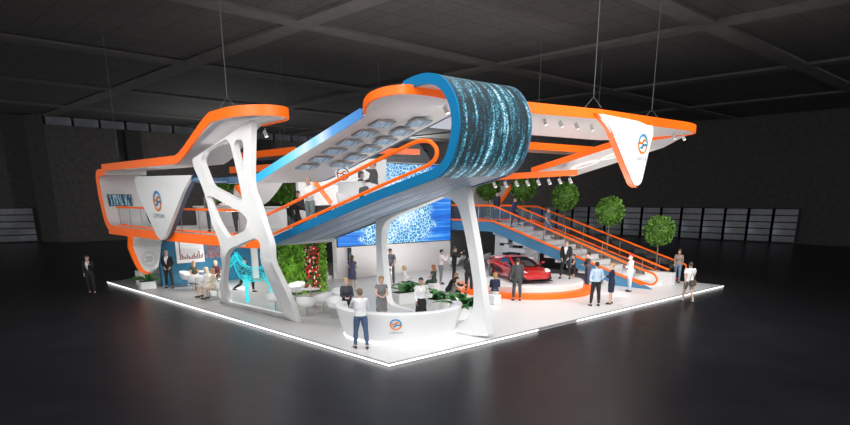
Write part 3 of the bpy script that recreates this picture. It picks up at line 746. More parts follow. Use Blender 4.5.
def leaf_cluster(mb, fn, n, size, seed):
    R=random.Random(seed)
    for _ in range(n):
        p,nv=fn(R); nv=Vector(nv).normalized()
        d=(nv+Vector((R.uniform(-1,1),R.uniform(-1,1),R.uniform(-1,1)))*.9).normalized(); s=d.orthogonal().normalized()
        s=(Matrix.Rotation(R.uniform(0,6.28),3,d)@s); L=size*R.uniform(.6,1.3); w=L*.32; up=nv*L*.15
        a=Vector(p); k=mb.add((a,a+d*L*.5+s*w+up,a+d*L,a+d*L*.5-s*w+up)); mb.face((k,k+1,k+2,k+3))
def green_wall():
    r=thing('living_wall','vertical living wall of green leaves with a strip of red flowers','plant wall',(5.3,12.8,.1))
    x0,x1,y=4.1,6.62,12.76
    m=MB(); m.box((x0,y,.1),(x1,y+.35,2.74)); m.build('backing',mat('moss_backing',(.03,.08,.012),.9,noise=.5,nscale=6),r)
    fx0,fx1=5.45,6.28
    m=MB(); leaf_cluster(m,lambda R:((lambda x:(x if not(fx0<x<fx1) else x-1.0))(R.uniform(x0,x1)) ,y-R.uniform(0,.1),R.uniform(.15,2.72)) and (((lambda x:Vector((x if not(fx0<x<fx1) else R.choice((R.uniform(x0,fx0),R.uniform(fx1,x1))),y-R.uniform(0,.1),R.uniform(.15,2.72))))(R.uniform(x0,x1))),(0,-1,-.3)),3200,.17,3); o=m.build('foliage',LEAFL,r,recalc=False); o['kind']='stuff'
    m=MB(); leaf_cluster(m,lambda R:(Vector((R.uniform(fx0,fx1),y-R.uniform(0,.1),R.uniform(.15,2.72))),(0,-1,-.2)),500,.13,4); o=m.build('foliage',LEAFD,r,recalc=False); o['kind']='stuff'
    R=random.Random(5); m=MB(); m2=MB()
    for i in range(210):
        c=Vector((R.uniform(fx0+.03,fx1-.03),y-.12-R.uniform(0,.05),R.uniform(.2,2.7))); q=m if R.random()<.72 else m2
        q.ball(c,R.uniform(.03,.055),6,5)
    o=m.build('flower',mat('red_flower',(.45,.015,.012),.5,noise=.3),r); o['kind']='stuff'
    o=m2.build('flower',mat('pink_white_flower',(.75,.5,.45),.5,noise=.2),r); o['kind']='stuff'
green_wall()
def back_stair():
    r=thing('side_wall','white inner wall with small white steps between the living wall and the video wall','wall',(9,17,.1))
    m=MB(); m.box((7.9,18.2,.1),(9.9,18.5,2.75)); m.build('wall_panel',WHITE2,r)
    for i in range(4):
        m=MB(); m.box((8.3,16.3+i*.35,.1+.0),(9.5,16.3+(i+1)*.35,.1+.18*(i+1))); m.build('step',WHITE,r)
back_stair()

# ---------------- upper floor back walls
def upper_walls():
    r=thing('upper_wall','white upper floor wall with an orange diagonal bar behind the gallery deck','wall',(9,14.2,3.05))
    y=14.2
    pts=[(6.3,4.1),(11.75,4.3),(11.9,6.5),(6.3,6.5)]
    m=MB(); m.prism(pts,[],lambda a,b,t: Vector((a,y+t,b)),0,.2); m.build('wall_panel',WHITE2,r)
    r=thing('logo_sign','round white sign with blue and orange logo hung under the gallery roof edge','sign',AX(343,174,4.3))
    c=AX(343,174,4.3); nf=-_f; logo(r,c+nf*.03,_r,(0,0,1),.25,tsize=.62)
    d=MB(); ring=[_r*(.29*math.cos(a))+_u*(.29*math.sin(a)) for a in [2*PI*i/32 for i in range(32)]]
    d.loft([[c+q+nf*.015 for q in ring],[c+q-nf*.015 for q in ring]],True,True,True); d.build('sign_disc',mat('sign_white_added_glow',(.85,.85,.85),.4,emit=.6),r)  # glow added so the shaded disc shows white, no real backlight
    d=MB(); d.tube([c+_u*.28,c+_u*.55],.012,6); d.build('rod',GREYMET,r)
    # curved white fin dropping from the roof beam to the deck, dark gap right of it with greenery above
    r=thing('curved_fin','white curved fin wall dropping from the gallery roof behind the branching frame','wall',(4,13,3.05))
    o=[(AY(a,b,12.4).x,AY(a,b,12.4).z) for a,b in ((254,181),(284,181),(277,192),(268,202),(260,207),(251,208))]
    m=MB(); m.prism(fillet(o,[.05,.05,.4,.4,.2,.05],4),[],lambda a,b,t: Vector((a,12.4+t,b)),0,.15); m.build('fin_panel',WHITE2,r)
    r=thing('hanging_hedge','dark green hedge planting above the back of the left upper deck','hedge',(6,20.5,4.6))
    p=[AY(a,b,20.6) for a,b in ((205,183),(291,183),(291,201),(205,201))]
    x0,x1=p[0].x,p[1].x; z0,z1=p[3].z,p[0].z
    m=MB(); m.box((x0,20.7,3.05),(x1,20.9,z1)); m.build('planter_panel',mat('dark_green_backing',(.012,.018,.008),.9,noise=.4),r)
    m=MB(); leaf_cluster(m,lambda R:(Vector((R.uniform(x0,x1),20.65-R.uniform(0,.2),R.uniform(z0,z1))),(0,-1,-.2)),1500,.26,9); o=m.build('foliage',LEAF,r,recalc=False); o['kind']='stuff'
    # slanted white fin panels with orange edge
    for lab,q,yy in (('white fin panel with orange slanted edge right of the branching frame top',((232,206),(236,186),(243,191),(254,207)),15.5),
                     ('white fin panel with orange slanted edge above the stair head',((474,206),(474,186),(511,186),(497,206)),16.2)):
        r=thing('fin_panel',lab,'wall',AY(*q[0],yy)); P=[AY(a,b,yy) for a,b in q]
        m=MB(); m.prism([(p.x,p.z) for p in P],[],lambda a,b,t: Vector((a,yy+t,b)),0,.15); m.build('panel',WHITE2,r)
        a,b=(P[1],P[3]) if yy<16 else (P[2],P[3])
        e=MB(); e.tube([a+Vector((0,-.03,0)),b+Vector((0,-.03,0))],.13,6); e.build('edge_trim',ORANGE,r)
    r=thing('brace_bar','short orange diagonal bar on the gallery wall left of the round logo sign','bar',AY(322,192,13.9))
    e=MB(); e.tube([AY(313,180,14.15),AY(331,203,14.15)],.11,6); e.build('bar',ORANGE,r)
upper_walls()

# ================================================================== STAIRCASE AND RAMP
STR=mat('stair_white',(.78,.78,.78),.4,noise=.02)
SX0,SX1=18.6,20.6; ST,SB=12.3,2.3; ZT=3.05
def stairs():
    r=thing('staircase','wide white staircase with blue stringer and orange rails on the right side','staircase',(SX0+1,SB,.1))
    n=13; run=(ST-SB)/n; rise=(ZT-.1)/n
    for i in range(n):
        y0=SB+i*run; m=MB(); m.box((SX0+.06,y0,.1+max(0,(i-2))*rise),(SX1,y0+run+.02,.1+(i+1)*rise)); m.build('step',STR,r)
    slope=(ZT-.1)/(ST-SB)
    m=MB(); o=[(SB-.5,.1),(SB+1.3,.1),(ST+.1,ZT-.52),(18.2,ZT-.52),(18.2,ZT+.05),(ST,ZT+.05),(SB-.2,.22)]
    m.prism(o,[],lambda a,b,t: Vector((SX0-.06+t,a,b)),0,.12); m.build('stringer',mat('stringer_blue',(.07,.24,.42),.45,noise=.03),r)
    e=MB(); e.tube([(SX0-.05,18.2,ZT+.12),(SX0-.05,ST,ZT+.12),(SX0-.05,SB,.3)],.06,6); e.build('edge_trim',ORANGE,r,smooth=True)
    # landing
    m=MB(); m.box((SX0,ST,ZT-.3),(22.8,18.2,ZT)); m.build('landing',WHITE2,r)
    # white end block at the bottom right
    m=MB(); m.rbox((SX1,SB-.5,.1),(SX1+.5,SB+1.0,.75),.03); m.build('newel_block',STR,r)
    def rail(x,lab,loop):
        g=thing('stair_railing',lab,'railing',(x,7,.1))
        top=[(x,18.2,ZT+1.0),(x,ST,ZT+1.0),(x,SB+.2,1.05)]
        if loop: top+= [(x,SB-.55,.88),(x,SB-.75,.55),(x,SB-.45,.3),(x,SB+.1,.42),(x,SB+.9,.62)]
        else: top+=[(x,SB-.3,.9)]
        m=MB(); m.tube(fillet(top,.25,4,False),.05,8); m.build('handrail',ORANGE,g,smooth=True)
        gl=MB(); gl.quad((x,18.2,ZT+.15),(x,ST,ZT+.15),(x,ST,ZT+1),(x,18.2,ZT+1)); gl.quad((x,ST,ZT+.15),(x,SB+.2,.35),(x,SB+.2,1.05),(x,ST,ZT+1)); gl.build('glass_pane',GLASS,g)
        for y in (3.5,6,8.5,11,13.5,16):
            b=.1+(min(y,ST)-SB)*slope; p=MB(); p.tube([(x,y,b),(x,y,b+.97)],.022,6); p.build('baluster',GREYMET,g)
    rail(SX0+.02,'orange looped stair rail with glass on the side facing the red car',True)
    rail(SX1+.06,'orange stair rail with glass between the stairs and the ramp',False)
stairs()
def ramp_():
    r=thing('planted_ramp','grey sloping ramp with ball trees beyond the white staircase','ramp',(21.7,3,.1))
    m=MB(); o=[(2.6,.1),(12.3,ZT-.02),(18.2,ZT-.02),(18.2,ZT-.35),(12.3,ZT-.35),(4.0,.1)]
    m.prism(o,[],lambda a,b,t: Vector((20.95+t,a,b)),0,1.75); m.build('ramp_slab',mat('ramp_grey',(.36,.35,.34),.5,noise=.06,nscale=3),r)
    s=MB(); s.prism([(2.4,.1),(12.3,ZT+.1),(12.3,ZT-.4),(4.2,.1)],[],lambda a,b,t: Vector((20.85+t,a,b)),0,.1); s.build('stringer',mat('ramp_wood',(.42,.25,.13),.5,noise=.1,nscale=4),r)
    for x,lab in ((22.6,'far orange handrail with glass along the outer edge of the ramp'),):
        g=thing('ramp_railing',lab,'railing',(x,7,.1))
        m=MB(); m.tube([(x,18.2,4.0),(x,12,3.97),(x,2.0,1.02),(x,1.9,.5)],.05,8); m.build('handrail',ORANGE,g,smooth=True)
        m=MB(); m.tube([(x,18.2,3.12),(x,12.2,3.1),(x,2.4,.22)],.045,8); m.build('bottom_rail',ORANGE,g,smooth=True)
        gl=MB(); gl.quad((x,12,3.1),(x,2.4,.25),(x,2.4,1.1),(x,12,3.97)); gl.quad((x,18.2,3.1),(x,12,3.1),(x,12,3.97),(x,18.2,3.97)); gl.build('glass_pane',GLASS,g)
        for y in (3.5,6,8.5,11,13.5,16):
            b=.1+(min(y,12.3)-2.6)*.304; p=MB(); p.tube([(x,y,b),(x,y,b+.95)],.022,6); p.build('baluster',GREYMET,g)
ramp_()
def ball_tree(x,y,zb,zc,rad,label,seed):
    r=thing('ball_tree',label,'tree',(x,y,zb),group='clipped ball trees along the ramp')
    m=MB(); m.lathe([(.16,0),(.2,.28),(.21,.3),(.18,.3),(.17,.26)],(x,y,zb),16); m.build('pot',GREYMET,r,smooth=True)
    m=MB(); m.tube([(x,y,zb+.2),(x+.02,y,(zb+zc)/2),(x,y,zc)],[.045,.035,.03],8); m.build('trunk',TRUNK,r,smooth=True)
    m=MB(); m.ball((x,y,zc),rad*.84,16,10); R=random.Random(seed)
    def fn(R):
        d=Vector((R.gauss(0,1),R.gauss(0,1),R.gauss(0,1))).normalized(); return Vector((x,y,zc))+d*rad*R.uniform(.8,.97),d
    leaf_cluster(m,fn,1100,.17,seed); m.build('crown',LEAF,r,recalc=False)
for i,(y,zc,zb,rd,l) in enumerate(((3.0,2.83,.35,.74,'clipped ball tree at the foot of the ramp, nearest the stair end'),(6.0,3.78,1.1,.74,'clipped ball tree second up the ramp, below the hanging white triangle'),(9.0,4.58,2.0,.74,'clipped ball tree third up the ramp, behind the spotlight bar end'),
      (12.1,5.1,3.0,.74,'clipped ball tree at the top of the stairs under the spotlight bar'),(15.0,5.12,3.05,.72,'clipped ball tree beside the portal leg on the upper landing'))):
    ball_tree(20.85+.35,y,zb,zc,rd,l,20+i)

# ---------------- wall with white shelves under the stairs
def shelf_wall():
    r=thing('display_wall','white display wall with staggered box shelves under the stair landing','wall',(19.6,12,.1))
    xw=19.9
    a=AX(495,240,xw); b=AX(538,262,xw)
    y1,y0=a.y,b.y
    m=MB(); m.prism([(y0,.1),(y1,.1),(y1,2.6),(max(y0,11.9),2.55),(y0,.1+(y0-SB)*.25-.0)],[],lambda p,q,t: Vector((xw+t,p,q)),0,.15); m.build('wall_panel',WHITE2,r)
    for px,py,w,h in ((508,240,.62,.34),(517,237,.6,.3),(523,243,.9,.26),(510,248,.5,.5),(520,250,1.3,.26)):
        c=AX(px,py,xw); m=MB(); m.rbox((xw-.4,c.y-w/2,c.z-h/2),(xw,c.y+w/2,c.z+h/2),.04); m.build('shelf_box',WHITE,r)
        m=MB(); m.box((xw-.41,c.y-w/2+.45*w,c.z-h/2-.16),(xw-.02,c.y+w/2,c.z-h/2)); m.build('niche',BLACK,r)
    r=thing('long_counter','long white display counter behind the red car','counter',AZ(513,262,.1))
    p=AX(496,256,19.0); q=AX(529,256,19.0)
    m=MB(); m.rbox((18.75,q.y,.1),(19.3,p.y,1.02),.08); m.build('counter_body',WHITE,r)
    m=MB(); m.rbox((18.45,q.y-.1,1.02),(19.4,p.y+.1,1.1),.08); m.build('counter_top',mat('white_glow_top',(.85,.85,.85),.3,emit=.25),r)
shelf_wall()

# ================================================================== DAIS AND CAR
DC=Vector((14.1,6.3,.1))
def dais():
    r=thing('car_dais','round white stage with orange lower rim carrying the red sports car','stage',DC)
    m=MB(); m.lathe([(3.33,0),(3.38,.02),(3.38,.2),(3.3,.22),(0,.22)],DC,64,False); m.build('lower_rim',ORANGE,r,smooth=True,angle=30)
    m=MB(); m.lathe([(2.95,.2),(2.95,.46),(2.9,.5),(0,.5)],DC+Vector((.15,.2,0)),64,False); m.build('stage_top',WHITE,r,smooth=True,angle=30)
dais()
RED=mat('red_car_paint',(.55,.012,.014),.25,noise=.03,coat=.6)
CGLASS=mat('dark_car_glass',(.015,.017,.02),.08,noise=.02)
TYRE=mat('tyre_rubber',(.012,.012,.012),.8,noise=.2)
RIM=mat('alloy_rim',(.30,.30,.32),.3,.8,noise=.05)
LAMP=mat('headlamp_glass',(.75,.78,.82),.15,noise=.05,emit=.25)
def car():
    r=thing('sports_car','low red wedge-shaped sports car parked on the round white stage','car',(DC.x-.05,DC.y+.35,DC.z+.5),math.radians(-117)); r.scale=(.93,.93,.93)
    # sections along x: (x, half width, z bottom, z shoulder, z crown)
    S=[(2.28,.60,.24,.38,.44),(2.16,.80,.17,.46,.54),(1.9,.93,.15,.54,.63),(1.45,.98,.15,.64,.70),(1.0,.97,.15,.68,.76),(.5,.95,.15,.70,.80),(0,.95,.15,.72,.82),(-.5,.97,.15,.76,.86),(-1.0,1.01,.15,.82,.92),(-1.5,1.02,.16,.86,.95),(-1.95,1.0,.2,.88,.95),(-2.2,.94,.3,.86,.92),(-2.28,.86,.36,.80,.86)]
    def sec(x,w,zb,zs,zc):
        half=[(0,zb),(w*.80,zb),(w*.93,zb+.05),(w*.97,zb+.16),(w*.95,(zb+zs)/2+.02),(w*1.0,zs-.06),(w*.97,zs),(w*.80,zs+.03),(w*.55,(zs+zc)/2+.02),(w*.25,zc),(0,zc-.005)]
        return [Vector((x,y,z)) for y,z in half]+[Vector((x,-y,z)) for y,z in half[-2:0:-1]]
    m=MB(); m.loft([sec(*s) for s in S],True,True,True); b=m.build('car_body',RED,r,smooth=True,world=False,angle=40)
    # greenhouse
    G=[(1.12,.70,.74,.755),(.75,.74,.77,.90),(.30,.66,.8,1.08),(.0,.58,.82,1.145),(-.45,.56,.85,1.16),(-.9,.56,.88,1.10),(-1.4,.58,.9,1.02),(-1.85,.60,.92,.95)]
    def gsec(x,w,zb,zt):
        wb=min(.86,w+.18); half=[(wb,zb-.05),(wb-.03,zb+.02),(w*.96,zt-.05),(w*.80,zt-.005),(w*.4,zt+.012),(0,zt+.015)]
        return [Vector((x,y,z)) for y,z in half]+[Vector((x,-y,z)) for y,z in half[-2::-1]]
    m=MB(); m.loft([gsec(*g) for g in G],False,False,False); g=m.build('cabin_glass',CGLASS,r,smooth=True,world=False)
    # red roof, pillars and engine deck laid just above the glass
    def patch(i0,i1,j0,j1,name,up=.012):
        q=MB(); q.loft([[p+Vector((0,0,up))+Vector((0,math.copysign(up,p.y) if abs(p.y)>.3 else 0,0)) for p in gsec(*G[i])[j0:j1+1]] for i in range(i0,i1+1)],False); return q.build(name,RED,r,smooth=True,world=False)
    patch(3,5,2,8,'roof_panel')
    patch(0,3,2,3,'windscreen_pillar'); patch(0,3,7,8,'windscreen_pillar')
    patch(5,7,1,4,'engine_deck'); patch(5,7,6,9,'engine_deck')
    # wheels
    for x in (1.38,-1.38):
        for s in (1,-1):
            c=Vector((x,s*.90,.33)); w=thing('wheel',None,None); COL.objects.unlink(w); bpy.data.objects.remove(w)
            rot=Matrix.Translation(c)@Matrix.Rotation(PI/2,4,'X')
            def lath(prof,n=28):
                q=MB(); q.lathe(prof,(0,0,0),n,False); q.v=[rot@p for p in q.v]; return q
            t=lath([(.22,-.12),(.31,-.12),(.335,-.09),(.335,.09),(.31,.12),(.22,.12)]).build('wheel',TYRE,r,smooth=True,world=False)
            q=lath([(.22,-.1),(.235,-.125*1),(.22,-.09),(.22,.09),(.235,.125),(.22,.1)])
            for k in range(5):
                a=2*PI*k/5; d=Vector((math.cos(a),0,math.sin(a))); q.tube([c+Vector((0,s*.10,0)),c+d*.22+Vector((0,s*.115,0))],[.045,.03],6)
            q.ball(c+Vector((0,s*.1,0)),(.05,.03,.05),8,6); q.build('rim',RIM,t,smooth=True,world=False)
            a=MB(); a.loft([[c+Vector((rr*math.cos(2*PI*k/28),s*.115*(1 if rr>.34 else 1)+s*.0,rr*math.sin(2*PI*k/28))) for k in range(28)] for rr in (.335,.40)],True); a.build('wheel_arch',BLACK,r,world=False)
    for s in (1,-1):
        q=MB(); k=q.add([(2.17,s*.50,.545),(2.02,s*.86,.575),(1.62,s*.90,.69),(1.75,s*.62,.68)]); q.face((k,k+1,k+2,k+3)); 
        q.v=[p+Vector((.012,0,.012)) for p in q.v]; q.build('headlamp',LAMP,r,world=False)
        q=MB(); q.rbox((2.12,s*.62-.22,.20),(2.245,s*.62+.22,.36),.04); q.build('front_intake',BLACK,r,world=False)
        q=MB(); k=q.add([(.1,s*.965,.30),(-.85,s*.998,.36),(-.95,s*1.01,.72),(-.45,s*.985,.60)]); q.face((k,k+1,k+2,k+3)); q.build('side_intake',BLACK,r,world=False)
        q=MB(); q.tube([(.72,s*.86,.80),(.70,s*1.02,.90)],.02,6); q.ball((.68,s*1.08,.92),(.09,.1,.06),10,6); q.build('side_mirror',RED,r,smooth=True,world=False)
        q=MB(); q.rbox((-2.30,s*.6-.2,.72),(-2.24,s*.6+.2,.80),.02); q.build('tail_lamp',mat('tail_lamp_red',(.6,.02,.02),.2,emit=.3),r,world=False)
        q=MB(); q.tube([(1.0,s*.62,.775),(1.6,s*.42,.70),(2.1,s*.25,.56)],.012,6); q.build('bonnet_crease',mat('dark_red_line',(.12,.004,.005),.4,noise=.02),r,world=False)
    q=MB(); q.rbox((2.2,-.36,.2),(2.275,.36,.3),.03); q.build('front_grille',BLACK,r,world=False)
    q=MB(); q.rbox((2.02,-.88,.12),(2.30,.88,.155),.05); q.build('front_splitter',BLACK,r,world=False)
    q=MB(); q.rbox((-2.2,-.85,1.02),(-1.85,.85,1.06),.03)
    for s in (1,-1): q.box((-2.08,s*.6-.03,.9),(-1.98,s*.6+.03,1.03))
    q.build('rear_wing',RED,r,world=False)
car()

# ================================================================== RECEPTION
RC=Vector((2.95,2.95,.1))
def reception():
    r=thing('reception_counter','big curved white reception counter with round logo at the front corner','counter',RC)
    # half-ring footprint bulging towards the stand corner (225 deg)
    def ring(rad,z,a0=132,a1=322,n=48): return [RC+Vector((rad*math.cos(math.radians(a0+(a1-a0)*i/n)),rad*math.sin(math.radians(a0+(a1-a0)*i/n)),z)) for i in range(n+1)]
    prof=[(1.78,0),(1.86,.04),(1.95,.3),(2.06,.7),(2.12,.93),(2.12,.97),(2.08,1.0),(1.86,1.0),(1.83,.98),(1.83,.9),(1.80,.85),(1.7,0)]
    cols=[[RC+Vector((q*math.cos(a),q*math.sin(a),z)) for q,z in prof] for a in [math.radians(126+(328-126)*i/56) for i in range(57)]]
    m=MB(); m.loft(cols,True,True,True); m.build('counter_body',WHITE,r,smooth=True,angle=40)
    g=MB(); g.loft([ring(1.76,.0),ring(1.88,.005),ring(1.88,.03),ring(1.76,.03)],False); g.build('plinth_light',mat('plinth_glow',(1,1,1),.5,emit=2.2),r)
    a=math.radians(226); n=Vector((math.cos(a),math.sin(a),0)); up=Vector((n.x*.26,n.y*.26,1)).normalized(); u=Vector((-n.y,n.x,0))
    c=RC+n*(2.055+.015)+Vector((0,0,.66))
    logo(r,c,u,up,.185,tsize=.42)
reception()
# ================================================================== FURNITURE AND PLANTS
CHW=mat('white_shell_plastic',(.80,.80,.80),.35,noise=.02)
def tub_chair_proto():
    r=thing('tub_chair','x','chair',(0,0,0))
    n=36; rings=[]
    def rim(a): c=math.cos(a-PI); return .62+.18*max(0,(c*.5+.5))**1.2   # higher at the back (-x)
    for q,(rad,f) in enumerate(((.10,.0),(.22,.03),(.31,.18),(.355,.5),(.375,.8),(.385,1.0),(.365,1.01),(.345,.8),(.32,.5),(.27,.30),(.15,.24),(.02,.24))):
        ring=[]
        for j in range(n):
            a=2*PI*j/n; zt=rim(a); ring.append(Vector((rad*math.cos(a)*1.02,rad*math.sin(a),.36+(zt-.36)*f)))
        rings.append(ring)
    m=MB(); m.loft(rings,True,True,True); m.build('seat_shell',CHW,r,smooth=True,world=False,angle=60)
    m=MB(); m.lathe([(0,.435),(.25,.435),(.275,.46),(.25,.49),(0,.495)],(0,0,0),28,False); m.build('cushion',WHITE2,r,smooth=True,world=False)
    m=MB(); m.tube([(0,0,.02),(0,0,.38)],.03,10); m.build('stem',GREYMET,r,smooth=True,world=False)
    m=MB(); m.lathe([(0,0),(.24,0),(.24,.012),(.05,.03),(0,.03)],(0,0,0),28,False); m.build('base',GREYMET,r,smooth=True,world=False)
    return r
chair0=tub_chair_proto(); _used=[]
def chair(p,face,label,group):
    c=chair0 if not _used else copy_tree(chair0); _used.append(1)
    c.location=p; c.rotation_euler=(0,0,math.radians(face)); c['label']=label; c['group']=group; return c
def table_proto():
    r=thing('round_table','x','table',(0,0,0))
    m=MB(); m.lathe([(0,.70),(.36,.70),(.38,.715),(.36,.73),(0,.73)],(0,0,0),32,False); m.build('tabletop',CHW,r,smooth=True,world=False,angle=30)
    m=MB(); m.tube([(0,0,.02),(0,0,.71)],.03,10); m.build('stem',GREYMET,r,smooth=True,world=False)
    m=MB(); m.lathe([(0,0),(.25,0),(.25,.012),(.05,.03),(0,.03)],(0,0,0),28,False); m.build('base',GREYMET,r,smooth=True,world=False)
    return r
table0=table_proto(); _t=[]
def table(p,label,group,s=1.):
    c=table0 if not _t else copy_tree(table0); _t.append(1); c.location=p; c['label']=label; c['group']=group; c.scale=(s,s,1); return c
def A(px,py,z=.1): return AZ(px,py,z)
gF='white tub chairs in the front lounge'
chair(A(276,311),60,'white tub chair seen through the lowest opening of the branching frame',gF)
chair(A(297,300),200,'white tub chair in front of the living wall with its rim opening visible, further back',gF)
chair(A(307,316),40,'white tub chair just right of the branching frame foot',gF)
chair(A(324,312),150,'white tub chair in front of the red flower strip',gF)
chair(A(337,318),230,'white tub chair nearest the reception counter end, front of the pair there',gF)
chair(A(341,308),250,'white tub chair nearest the reception counter end, rear of the pair there',gF)
table(A(311,306),'round white table among tub chairs before the living wall','front lounge tables')
def vase(p,label):
    r=thing('flower_vase',label,'vase',p); p=Vector(p)
    m=MB(); m.lathe([(.0,0),(.05,0),(.065,.06),(.04,.14),(.045,.18)],p,14,False); m.build('vase_body',WHITE,r,smooth=True)
    m=MB(); leaf_cluster(m,lambda R:(p+Vector((R.uniform(-.05,.05),R.uniform(-.05,.05),.2+R.uniform(0,.08))),(R.uniform(-1,1),R.uniform(-1,1),1)),40,.12,3); m.build('sprig',LEAFL,r,recalc=False)
q=A(311,306); vase((q.x,q.y,q.z+.73),'small vase with green sprig on the front lounge table')
gL='white tub chairs of the left meeting group'
chair((2.35,18.8,.1),-60,'white tub chair leftmost in the meeting group under the wall chart',gL)
chair(A(196,290),70,'white tub chair in front of the seated woman in the green dress',gL)
chair(A(204,292),80,'white tub chair left of the white-shirted sitter',gL)
chair(A(210,296),90,'white tub chair carrying the sitter in the white blouse',gL)
chair(A(218,298),110,'white tub chair beside the branching frame, rightmost of the meeting group',gL)
table(A(203,285),'round white table of the left meeting group below the wall chart','left meeting tables')
gB='white tub chairs of the far bar'
for (x,y,fc,l) in ((20.0,16.3,-40,'white tub chair left of the far bar table, partly behind the portal leg'),(21.3,15.2,150,'white tub chair right of the far bar table under the landing'),(20.2,14.8,70,'white tub chair front of the far bar table'),(17.6,14.6,200,'white tub chair behind the photographer')):
    chair((x,y,.1),fc,l,gB)
table((20.6,15.6,.1),'round white table under the stair landing by the dark opening','far bar tables')
# gallery seats on the sloping deck
def deck_z(y): return 4.50+(y-1.71)*(2.72-4.50)/(8.57-1.71)+.21
gG='white tub chairs on the gallery deck'
for x,y,l in ((2.3,7.2,'white tub chair lowest on the tilted gallery deck, beside the standing man'),(2.3,4.9,'white tub chair in the middle of the tilted gallery deck near the rail'),(3.6,6.75,'white tub chair on the gallery carrying the dark-haired woman in grey'),(2.6,3.7,'white tub chair topmost on the tilted gallery deck, under the seated man')):
    chair((x,y,deck_z(y)+.13),-10,l,gG).scale=(.82,.82,.82)
def sofa(p,rz,w,label):
    r=thing('sofa',label,'sofa',p,math.radians(rz))
    m=MB(); m.rbox((-.4,-w/2,0.08),(.4,w/2,.42),.12); m.build('seat',CHW,r,smooth=True,world=False)
    m=MB(); m.rbox((-.5,-w/2,.08),(-.28,w/2,.85),.1); m.build('backrest',CHW,r,smooth=True,world=False)
    for s in (1,-1):
        m=MB(); m.rbox((-.45,s*w/2-.09,.0),(.42,s*w/2+.09,.6),.08); m.build('armrest',CHW,r,smooth=True,world=False)
sofa((3.3,5.3,deck_z(5.3)+.42),-5,1.6,'white sofa on the tilted gallery deck to the right of the round logo sign')
def white_bench(p,label,s=.45,h=.42):
    r=thing('cube_stool',label,'stool',p); p=Vector(p)
    m=MB(); m.rbox(p+Vector((-s/2,-s/2,0)),p+Vector((s/2,s/2,h)),.06); m.build('seat_block',WHITE,r,smooth=True)

def frond_plant(p,label,L,n,seed,box,rise=.75):
    p=Vector(p); r=thing('potted_plant',label,'plant',p)
    m=MB(); m.rbox(p+Vector((-box[0]/2,-box[1]/2,0)),p+Vector((box[0]/2,box[1]/2,box[2])),.06); m.build('planter',WHITE,r,smooth=True)
    m=MB(); m.rbox(p+Vector((-box[0]/2+.05,-box[1]/2+.05,box[2]-.02)),p+Vector((box[0]/2-.05,box[1]/2-.05,box[2]+.03)),.04); m.build('soil',SOIL,r)
    R=random.Random(seed); m=MB()
    for i in range(n):
        a=2*PI*i/n+R.uniform(-.3,.3); l=L*R.uniform(.7,1.15); el=R.uniform(.35,1.2); b=p+Vector((R.uniform(-.3,.3)*box[0],R.uniform(-.3,.3)*box[1],box[2]))
        d=Vector((math.cos(a),math.sin(a),0)); s=Vector((-d.y,d.x,0)); rows=[]
        for k in range(7):
            t=k/6; c=b+d*(l*t*math.cos(el)*1.1)+Vector((0,0,rise*l*(t*math.sin(el)*1.5-t*t*.85*math.sin(el)-.15*t*t))); w=l*.14*math.sin(PI*min(1,t*.9+.08))**.8
            rows.append([c-s*w+Vector((0,0,w*.35)),c,c+s*w+Vector((0,0,w*.35))])
        m.loft(rows,False)
    m.build('leaves',LEAFD,r,smooth=True,recalc=False)
frond_plant(A(408,303),'broad-leaved plant in white planter behind the grey-dress hostess',1.0,22,1,(1.5,.6,.5))
frond_plant(A(438,311),'broad-leaved plant in white planter behind the white-shirted receptionist',.9,18,2,(.8,.6,.5))
frond_plant(A(463,318),'broad-leaved plant in white planter inside the arched portal opening',1.05,24,3,(1.2,.6,.45))
frond_plant(A(148,289),'fern in a white box planter beside the hanging tongue panel',.85,22,4,(.75,.42,.38))
def low_wall():
    r=thing('low_wall','low white plinth wall behind the fern planter at the far left','plinth',A(157,284))
    q=Vector((1.35,21.2,.1)); m=MB(); m.rbox(q+Vector((-.7,-.2,0)),q+Vector((.75,.2,.75)),.04); m.build('plinth_block',WHITE2,r)
    r=thing('bar_chair','white bar chair by the plinth wall at the far left','chair',(1.9,20.6,.1))
    b=Vector((1.75,20.55,.1)); m=MB(); m.tube([b,b+Vector((0,0,.62))],.03,8); m.lathe([(0,0),(.2,0),(.2,.02),(0,.03)],b,20,False); m.build('stem',GREYMET,r,smooth=True)
    m=MB(); m.rbox(b+Vector((-.2,-.2,.6)),b+Vector((.2,.2,.68)),.06); m.build('seat',CHW,r,smooth=True)
    m=MB(); m.rbox(b+Vector((-.2,.15,.68)),b+Vector((.2,.2,1.1)),.02); m.build('backrest',CHW,r,smooth=True)
low_wall()

